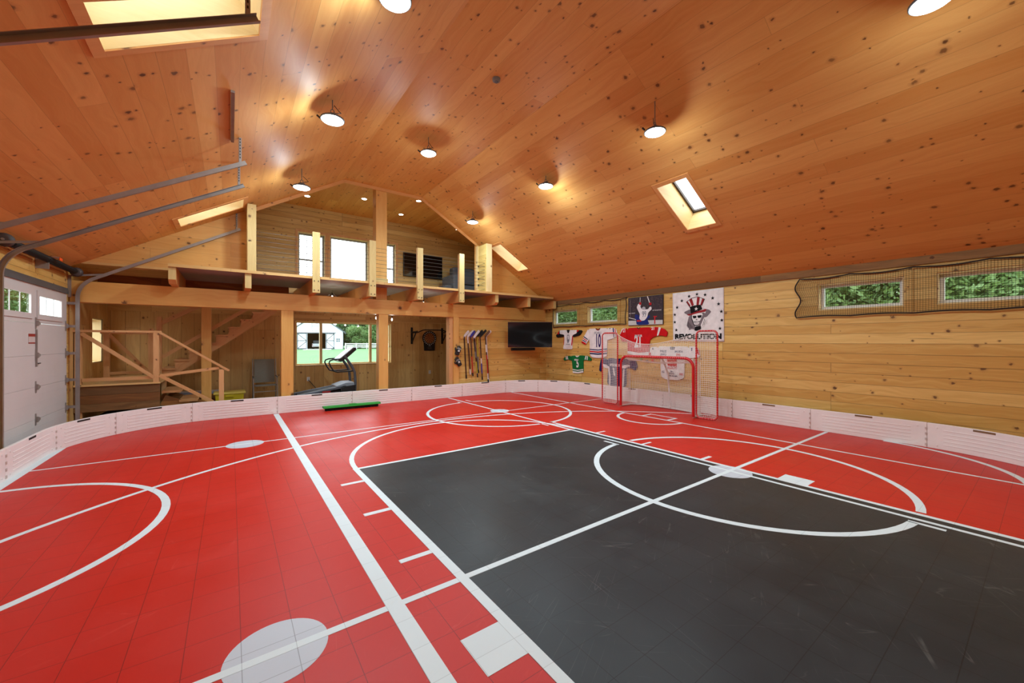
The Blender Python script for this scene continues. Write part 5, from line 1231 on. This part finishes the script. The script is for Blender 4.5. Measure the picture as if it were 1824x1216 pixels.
# yellow bin and white tray near the stairs
yb = thing('storage_bin', 'yellow storage bin on the floor behind the boards, left of the chair', 'bin', (-.02, 11.6, 0))
M_YEL = flat('bin_yellow', lin(196, 178, 24), 0.5)
MB().add([(x * k + -.02, y * k2 + 11.6, z) for z, k, k2 in ((0.0, .9, .9), (.34, 1, 1)) for x, y in ((-.28, -.2), (.28, -.2), (.28, .2), (-.28, .2))], [(0, 1, 2, 3), (4, 5, 6, 7), (0, 1, 5, 4), (1, 2, 6, 5), (2, 3, 7, 6), (3, 0, 4, 7)]).build('tub', M_YEL, yb, bevel=.01)
MB().box(-.33, .29, 11.37, 11.83, .34, .385).build('lid', flat('bin_lid', lin(216, 196, 90), 0.5), yb, bevel=.01)
MB().box(-.10, .06, 11.36, 11.40, .28, .33).build('handle', M_YEL, yb)
wt = thing('carton', 'white flat open carton lying behind the lower stair steps', 'box', (-.42, 12.3, .30))
MB().box(-1.0, -.14, 12.15, 12.5, .34, .36).build('carton_base', M_WHITE, wt)
MB().box(-.16, -.14, 12.15, 12.5, .36, .52).build('carton_flap', M_WHITE, wt)
MB().box(-1.0, -.14, 12.14, 12.15, .30, .36).build('printed_edge', flat('carton_blue', lin(150, 160, 178), 0.6), wt)
solo('plank_stack', MB().box(-1.15, -.05, 12.13, 12.62, 0.0, .30), M_CLAD, 'low stack of brown planks under the white carton', 'planks')

# stair landing, flights and railings
ld = thing('stair_landing', 'plank clad stair landing in the left corner under the loft', 'landing', (-1.7, 10.8, 0))
MB().box(XL + .016, -1.12, 10.22, 12.64, .765, .80).build('landing_deck', M_DECK, ld, grain=(1, 0, 0))
for z0, z1, m in ((.60, .76, M_DARKW), (.44, .597, M_CLAD), (.30, .437, M_DARKW)): MB().box(XL + .016, -1.13, 10.25, 10.28, z0, z1).build('cladding_board', m, ld)
for x in (-2.265, -1.22): MB().box(x, x + .08, 10.282, 10.36, 0, .764).build('leg', M_RAIL, ld)
MB().box(-1.22, -1.14, 11.3, 11.38, 0, .764).build('leg', M_RAIL, ld)
lfz = thing('lower_stair_flight', 'short flight of open wooden steps descending right from the landing', 'stairs', (-.75, 10.8, 0))
for k in range(3):
    x0 = -1.115 + k * .265; z = .60 - k * .20
    MB().box(x0, x0 + .29, 10.36, 11.28, z - .045, z).build('tread', M_RAIL, lfz, grain=(0, 1, 0))
for y in (10.40, 11.22): MB().bar((-1.10, y, .42), (-.30, y, -.0 + .05), .04, .20).build('stringer', M_CLAD, lfz)
def railing(name, label, parts):
    t = thing(name, label, 'railing', parts[0][1])
    for nm, p, q, w, h in parts: MB().bar(p, q, w, h).build(nm, M_RAIL, t, grain=Vector(q) - Vector(p))
    return t
railing('stair_railing', 'fir railing with diagonal brace along the front of the landing and lower steps', [
    ('post', (-2.23, 10.29, .80), (-2.23, 10.29, 1.73), .085, .085), ('post', (-1.18, 10.26, .80), (-1.18, 10.26, 1.76), .085, .085), ('post', (-.16, 10.26, 0.0), (-.16, 10.26, 1.0), .085, .085),
    ('top_rail', (-2.29, 10.26, 1.775), (-1.10, 10.26, 1.775), .09, .04), ('sloping_rail', (-1.14, 10.25, 1.77), (-.03, 10.25, .965), .09, .04),
    ('brace', (-2.18, 10.23, 1.73), (-1.20, 10.23, .88), .04, .06), ('brace', (-1.13, 10.23, .92), (-.30, 10.23, .33), .04, .06), ('mid_rail', (-1.13, 10.26, .915), (-.20, 10.26, 1.03), .04, .055), ('bottom_rail', (-2.18, 10.26, .885), (-1.22, 10.26, .885), .04, .06)])
railing('stair_railing', 'inner railing at the back of the landing below the small window', [
    ('post', (-2.06, 11.34, .80), (-2.06, 11.34, 1.74), .085, .085), ('post', (-1.39, 11.34, .80), (-1.39, 11.34, 1.86), .085, .085),
    ('top_rail', (-2.15, 11.34, 1.76), (-1.44, 11.34, 1.76), .09, .04), ('brace', (-2.02, 11.32, 1.72), (-1.45, 11.32, .96), .04, .06), ('bottom_rail', (-2.02, 11.34, .93), (-1.43, 11.34, .93), .06, .05)])
uf = thing('upper_stair_flight', 'long flight of open wooden steps climbing right along the back wall', 'stairs', (0, 12.0, .8))
for k in range(10):
    x0 = -1.27 + k * .243; z = .99 + k * .19
    if z < 2.6: MB().box(x0, x0 + .27, 11.50, 12.55, z - .042, z).build('tread', M_RAIL, uf, grain=(0, 1, 0))
for y in (11.56, 12.53):
    sb = MB(); top = []
    for k in range(9):
        x0 = -1.27 + k * .243; z = .948 + k * .19
        top += [(x0 + .02, z - .001), (x0 + .243, z - .001)]
    top = [(p if p[0] > -1.2 else (-1.25, .947)) for p in top]
    sb.prism(top + [(.95, 2.60), (.95, 2.33), (-1.06, .802), (-1.25, .802)], y - .02, y + .02, lambda a, b, d: (a, d, b)); sb.build('stringer', M_RAIL, uf, grain=(.243, 0, .19))
railing('stair_railing', 'handrails on the open side of the upper stair flight', [
    ('post', (-1.27, 11.46, .80), (-1.27, 11.46, 2.13), .095, .085), ('handrail', (-1.26, 11.46, 1.98), (-.20, 11.46, 2.64), .04, .09), ('mid_rail', (-1.22, 11.46, 1.24), (.70, 11.46, 2.66), .04, .075)])
solo('stair_post', MB().box(-.54, -.36, 11.24, 11.42, 0, 2.655), M_TIMB, 'square brown post beside the stairs, behind the lower handrail', 'post', 'posts under the beam', bevel=.005)
solo('storage_bag', MB().ball((-1.72, 10.85, .13), .30, 14, sc=(1.2, .8, .42)), flat('bag_black', lin(24, 24, 26), 0.6), 'black bag lying in the dark under the landing', 'bag')

# loft furniture
lt = thing('television', 'black television on the back wall of the loft', 'television', (5.35, YW - .05, 3.77))
MB().box(4.66, 6.06, YW - .09, YW - .03, 3.77, 4.55).build('casing', M_BLACK, lt, bevel=.005); MB().box(4.675, 6.045, YW - .092, YW - .09, 3.79, 4.535).build('screen', flat('tv_screen', lin(12, 13, 15)), lt); MB().box(5.2, 5.5, YW - .03, YW - .001, 4.0, 4.3).build('wall_mount', M_BLACK, lt)
so = thing('sofa', 'grey upholstered sofa at the right end of the loft', 'sofa', (6.7, 11.9, 3.005))
MB().box(5.86, 6.16, 11.35, 12.25, 3.06, 3.78).build('arm', M_GREYF, so, bevel=.05); MB().box(5.60, 5.86, 11.45, 12.2, 3.06, 3.42).build('footrest', M_GREYF, so, bevel=.05)
MB().box(6.16, 7.9, 11.40, 12.25, 3.06, 3.46).build('seat', M_GREYF, so, bevel=.05); MB().box(6.16, 7.0, 11.95, 12.30, 3.46, 4.14).build('back_cushion', M_GREYF, so, bevel=.07); MB().box(7.02, 7.9, 11.95, 12.30, 3.46, 4.14).build('back_cushion', M_GREYF, so, bevel=.07)
MB().prism([(5.90, 3.70), (6.20, 3.92), (6.95, 4.0), (6.95, 3.5), (5.90, 3.5)], 11.55, 11.95, lambda a, b, d: (a, d, b)).build('throw_pillow', M_GREYF, so, bevel=.05)
for x, y in ((5.9, 11.42), (7.8, 11.42), (5.9, 12.2), (7.8, 12.2)): MB().cyl((x, y, 3.006), (x, y, 3.07), .025, 10).build('foot', M_BLACK, so)

# ------------------------------------------------------------------ outdoors
M_GRASS = flat('grass', lin(74, 114, 64), 0.9, vary=0.2, scale=0.6)
gr = MB(); gr.box(-60, 130, YW + .25, 170, -.30, -.05)
solo('lawn', gr, M_GRASS, 'bright mown lawn outside the window, reaching to the barn', 'grass', kind='stuff')
solo('gravel_drive', MB().box(-60, XL - .25, -20, YW + .24, -.3, -.06), flat('gravel', lin(170, 164, 156), 0.95, vary=.2, scale=5), 'pale gravel drive outside the garage doors', 'gravel', kind='stuff')
solo('meadow', MB().box(XR + .25, 60, -30, YW + .24, -.3, -.06), M_GRASS, 'shaded grass strip outside the high windows', 'grass', kind='stuff')
FW, RT = Vector((math.sin(YAW), math.cos(YAW), 0)), Vector((math.cos(YAW), -math.sin(YAW), 0))
BO = Vector((14.55, 89.35, 0))
BF, BR = Vector((.2014, .9795, 0)), Vector((.9795, -.2014, 0))
def bf(a, d, z): return tuple(BO + BR * (a * .9) + BF * d + Vector((0, 0, z)))
bn = thing('barn', 'white barn with dark trimmed sliding doors across the lawn', 'barn', BO)
M_SID, M_TRIM = flat('white_siding', lin(228, 236, 240), 0.7, vary=.03), flat('barn_trim', lin(62, 70, 78), 0.7)
fr_ = MB()
fr_.box(-5.56, -2.03, 0, .2, 0, 3.3, fn=bf); fr_.box(1.8, 5.56, 0, .2, 0, 3.3, fn=bf)
fr_.prism([(-5.56, 3.3), (5.56, 3.3), (5.56, 3.63), (0, 7.15), (-5.56, 3.63)], 0, .2, lambda a, b, d: bf(a, d, b))
fr_.build('front_wall', M_SID, bn)
for a0, a1 in ((-5.56, -5.36), (5.36, 5.56)): MB().box(a0, a1, .2, 14, 0, 3.6, fn=bf).build('side_wall', M_SID, bn)
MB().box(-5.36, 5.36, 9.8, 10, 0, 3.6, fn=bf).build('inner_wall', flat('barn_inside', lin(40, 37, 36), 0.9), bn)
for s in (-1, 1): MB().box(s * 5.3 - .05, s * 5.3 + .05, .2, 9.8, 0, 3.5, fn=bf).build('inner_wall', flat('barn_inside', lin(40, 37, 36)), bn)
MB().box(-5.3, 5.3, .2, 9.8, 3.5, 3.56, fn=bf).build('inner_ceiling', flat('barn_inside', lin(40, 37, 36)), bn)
for s in (-1, 1): MB().prism([(s * 6.1, 3.25), (0, 7.20), (0, 7.45), (s * 6.1, 3.50)], -.5, 14.2, lambda a, b, d: bf(a, d, b)).build('roof', M_TRIM, bn)
for s in (-1, 1): MB().box(s * 5.5 - .08, s * 5.5 + .08, -.03, 0, 0, 3.6, fn=bf).build('corner_trim', M_TRIM, bn)
for a0, a1 in ((-4.05, -2.08), (1.85, 3.62)):
    dr = MB().box(a0, a1, -.14, -.08, .05, 3.3, fn=bf).build('sliding_door', M_SID, bn)
    k = .17; g = MB()
    g.box(a0, a0 + k, -.17, -.14, .05, 3.3, fn=bf); g.box(a1 - k, a1, -.17, -.14, .05, 3.3, fn=bf); g.box(a0, a1, -.17, -.14, .05, .05 + k, fn=bf); g.box(a0, a1, -.17, -.14, 3.3 - k, 3.3, fn=bf); g.box(a0, a1, -.17, -.14, 1.64, 1.64 + k, fn=bf)
    f_ = a1 if a0 < 0 else a0; o_ = a0 if a0 < 0 else a1
    for z0, z1 in ((.1, 1.66), (3.25, 1.70)): g.bar(bf(o_, -.155, z0), bf(f_, -.155, z1), .03, .15)
    g.build('door_brace', M_TRIM, dr)
MB().box(-4.4, 4.0, -.2, -.05, 3.32, 3.46, fn=bf).build('door_track', M_TRIM, bn)
ht = MB().box(-1.0, .95, -.06, -.005, 3.85, 5.75, fn=bf).build('loft_hatch', M_SID, bn)
g = MB()
for q in ((-1.08, -1.0, 3.77, 5.83), (.95, 1.03, 3.77, 5.83), (-1.0, .95, 3.77, 3.85), (-1.0, .95, 5.75, 5.83), (-1, .95, 4.76, 4.84)): g.box(q[0], q[1], -.09, -.06, q[2], q[3], fn=bf)
g.bar(bf(-1, -.075, 5.75), bf(.95, -.075, 4.85), .03, .07); g.build('hatch_trim', M_TRIM, ht)
bw = MB().box(3.9, 4.95, -.05, -.005, 1.40, 2.35, fn=bf).build('window', M_SID, bn)
MB().box(4.02, 4.83, -.07, -.05, 1.5, 2.25, fn=bf).build('pane', flat('dark_glass', lin(70, 86, 96), 0.2), bw)
g = MB(); g.box(4.40, 4.45, -.08, -.07, 1.5, 2.25, fn=bf); g.box(4.02, 4.83, -.08, -.07, 1.85, 1.9, fn=bf); g.build('muntin', M_SID, bw)
tk = thing('pickup_truck', 'white pickup truck parked inside the open barn door', 'truck', bf(-.35, 4.5, 0))
MB().box(-1.25, .6, 3.0, 7.5, .55, 1.15, fn=bf).build('bed', M_SID, tk, bevel=.05); MB().box(-1.15, .5, 5.0, 6.6, 1.15, 1.85, fn=bf).build('cab', flat('truck_glass', lin(70, 80, 90), .3), tk, bevel=.1)
for a in (-1.2, .42): MB().box(a, a + .14, 2.97, 3.0, .75, 1.0, fn=bf).build('tail_light', flat('tail_red', lin(190, 30, 24), .4), tk)
for a in (-1.15, .35):
    for d in (3.9, 6.6): MB().cyl(bf(a, d, .36), bf(a + .2, d, .36), .36, 16).build('wheel', M_BLACK, tk)
MB().box(-1.2, .55, 2.9, 3.0, .42, .58, fn=bf).build('bumper', M_GALV, tk)
solo('barn_apron', MB().box(-2.6, 3.0, -5.0, -.02, -.06, -.02, fn=bf), flat('apron', lin(214, 208, 200), 0.9), 'pale concrete apron before the barn doors', 'paving')
fe = thing('paddock_fence', 'white rail fence running right from the barn', 'fence', bf(6, 0, 0))
for k in range(24): MB().box(5.9 + k * 2.4, 6.05 + k * 2.4, 0, .15, -.05, 1.25, fn=bf).build('post', M_SID, fe)
for z in (.35, .70, 1.05): MB().box(5.95, 61.2, -.03, 0, z, z + .13, fn=bf).build('rail', M_SID, fe)
sh_ = thing('shed', 'white sided building outside the garage door window', 'building', (-3.6, 25, 0))
MB().box(-6.1, -1.0, 22.8, 28, 0, 5.2).build('wall', M_SID, sh_); MB().prism([(-6.5, 5.1), (-.6, 5.1), (-3.5, 7.6)], 22.4, 28.4, lambda a, b, d: (a, d, b)).build('roof', M_TRIM, sh_)

def leaf_mat(name, a, b):
    N = NT(name)
    oi = N.node('ShaderNodeNewGeometry'); n = N.noise(oi.outputs['Position'], 0.9, 3.0)
    w = N.white(N.math('MULTIPLY', n, 371.0))[0]
    N.put(N.p.inputs['Base Color'], N.mix(N.math('ADD', N.math('MULTIPLY', n, .7), N.math('MULTIPLY', w, .3)), a, b))
    N.p.inputs['Roughness'].default_value = .6
    tr_ = N.node('ShaderNodeBsdfTranslucent'); N.put(tr_.inputs[0], (b[0] * 1.1, b[1] * 1.1, b[2] * .8, 1))
    m = N.node('ShaderNodeMixShader'); m.inputs[0].default_value = .35
    N.l.new(N.p.outputs[0], m.inputs[1]); N.l.new(tr_.outputs[0], m.inputs[2]); N.l.new(m.outputs[0], N.n['Material Output'].inputs[0])
    return N.m
M_LEAF, M_PINE, M_BARK = leaf_mat('leaf_green', lin(54, 84, 50), lin(138, 170, 110)), leaf_mat('pine_green', lin(38, 70, 46), lin(92, 132, 86)), flat('bark', lin(84, 70, 56), 0.95, vary=.2)
def crown(n, rad, h, size, kind, seed):
    r = random.Random(seed); b = MB(); V, F = [], []
    blobs = [(r.uniform(-.55, .55) * rad, r.uniform(-.55, .55) * rad, r.uniform(.15, .9) * h, r.uniform(.35, .6) * rad) for _ in range(22)]
    for i in range(n):
        if kind == 'leaf':
            x0, y0, z0, rr = r.choice(blobs); d = Vector((r.gauss(0, 1), r.gauss(0, 1), r.gauss(0, 1))).normalized() * rr * (r.random() ** .35)
            c = Vector((x0, y0, z0)) + Vector((d.x, d.y, d.z * .8))
        else:
            t = r.random() ** 1.4; a = r.uniform(0, 2 * PI); q = rad * (1 - t) * (.35 + .65 * r.random()) * (1 - .25 * (t * 14 % 1)); c = Vector((q * math.cos(a), q * math.sin(a), h * t))
        u = Vector((r.gauss(0, 1), r.gauss(0, 1), r.gauss(0, .6))).normalized(); w = u.cross(Vector((r.gauss(0, 1), r.gauss(0, 1), r.gauss(0, 1)))).normalized()
        s = size * r.uniform(.6, 1.3); o = len(V)
        V += [c - u * s, c + w * s * .45, c + u * s, c - w * s * .45]; F.append((o, o + 1, o + 2, o + 3))
    b.add(V, F); return b
def tree(proto, x, y, sc, label):
    r = dup(proto, (x - proto.location.x, y - proto.location.y, 0), label); r.scale = (sc, sc, sc * random.uniform(.9, 1.15)); r.rotation_euler = (0, 0, random.uniform(0, 6)); return r
def proto_tree(name, label, x, y, n, rad, h, size, kind, mat, base, tr, group):
    t = thing(name, label, 'tree', (x, y, -.06), group)
    b = crown(n, rad, h, size, kind, len(label)); b.V = [(v[0] + x, v[1] + y, v[2] + base) for v in b.V]; b.build('crown', mat, t, fix=False)
    MB().tube([(x, y, -.06), (x + .05, y, base + h * .3), (x, y, base + h * .75)], [tr, tr * .7, tr * .25], 8).build('trunk', M_BARK, t)
    return t
nt = proto_tree('leafy_tree', 'leafy green tree outside the leftmost high window on the right wall', 14.2, 15.4, 26000, 2.6, 4.4, .075, 'leaf', M_LEAF, .6, .16, 'leafy trees outside the high windows')
for x, y, s, l in ((15.0, 12.2, 1.0, 'leafy green tree outside the second high window from the corner'), (13.6, 3.6, .95, 'leafy green tree outside the right hand window net, left window'), (14.2, .6, 1.0, 'leafy green tree outside the rightmost high window'),
                   (19, 18.5, 1.4, 'taller leafy tree standing farther out beyond the corner windows'), (18.5, 6.5, 1.35, 'taller leafy tree standing farther out behind the near trees on the right'), (19, -1.5, 1.4, 'taller leafy tree farther out at the right end'), (17, 9.3, 1.2, 'leafy tree between the two pairs of high windows'), (17.2, 2.4, 1.25, 'leafy tree farther out, seen dark between two near crowns')):
    tree(nt, x, y, s, l)
for x, y, s, l in ((-9.5, 28, 1.3, 'leafy tree left of the white building outside the garage door'), (-12.5, 33, 1.5, 'leafy tree farther left outside the garage door panes'), (-13.5, 26, 1.2, 'leafy tree at the far left outside the garage door panes')): tree(nt, x, y, s, l)
fp = bf(10, 14, 0)
pn = proto_tree('pine_tree', 'tall dark pine behind the fence just right of the barn', fp[0], fp[1], 14000, 4.2, 13, .42, 'pine', M_PINE, .8, .3, 'trees behind the barn')
lp = bf(15, 9, 0)
lv = proto_tree('broad_tree', 'bright broad tree behind the fence right of the barn', lp[0], lp[1], 14000, 4.6, 9.5, .28, 'leaf', M_LEAF, .2, .3, 'trees behind the barn')
for p, a, d, s, l in ((pn, 6.5, 17, .9, 'dark pine just behind the right corner of the barn'), (pn, 16.5, 17, 1.1, 'second dark pine from the barn'), (pn, 22, 15, 1.0, 'third dark pine from the barn'), (pn, 28, 18, 1.15, 'fourth dark pine from the barn'), (pn, 35, 17, 1.1, 'dark pine seen right of the second window post'), (lv, 21, 8, .8, 'second bright tree from the barn along the fence'), (lv, 9.5, 8, .6, 'small bright tree close to the barn corner'),
                      (lv, 27, 9, .9, 'third bright tree from the barn along the fence'), (lv, 34, 9, 1.0, 'bright tree near the right end of the window'), (pn, -9, 16, 1.0, 'dark pine behind the left side of the barn'), (lv, -10, 13, 1.0, 'bright tree behind the left side of the barn'), (pn, 42, 18, 1.1, 'dark pine at the far right of the fence'), (lv, 44, 10, 1.1, 'bright tree at the far right of the fence')):
    q = bf(a, d, 0); tree(p, q[0], q[1], s, l)
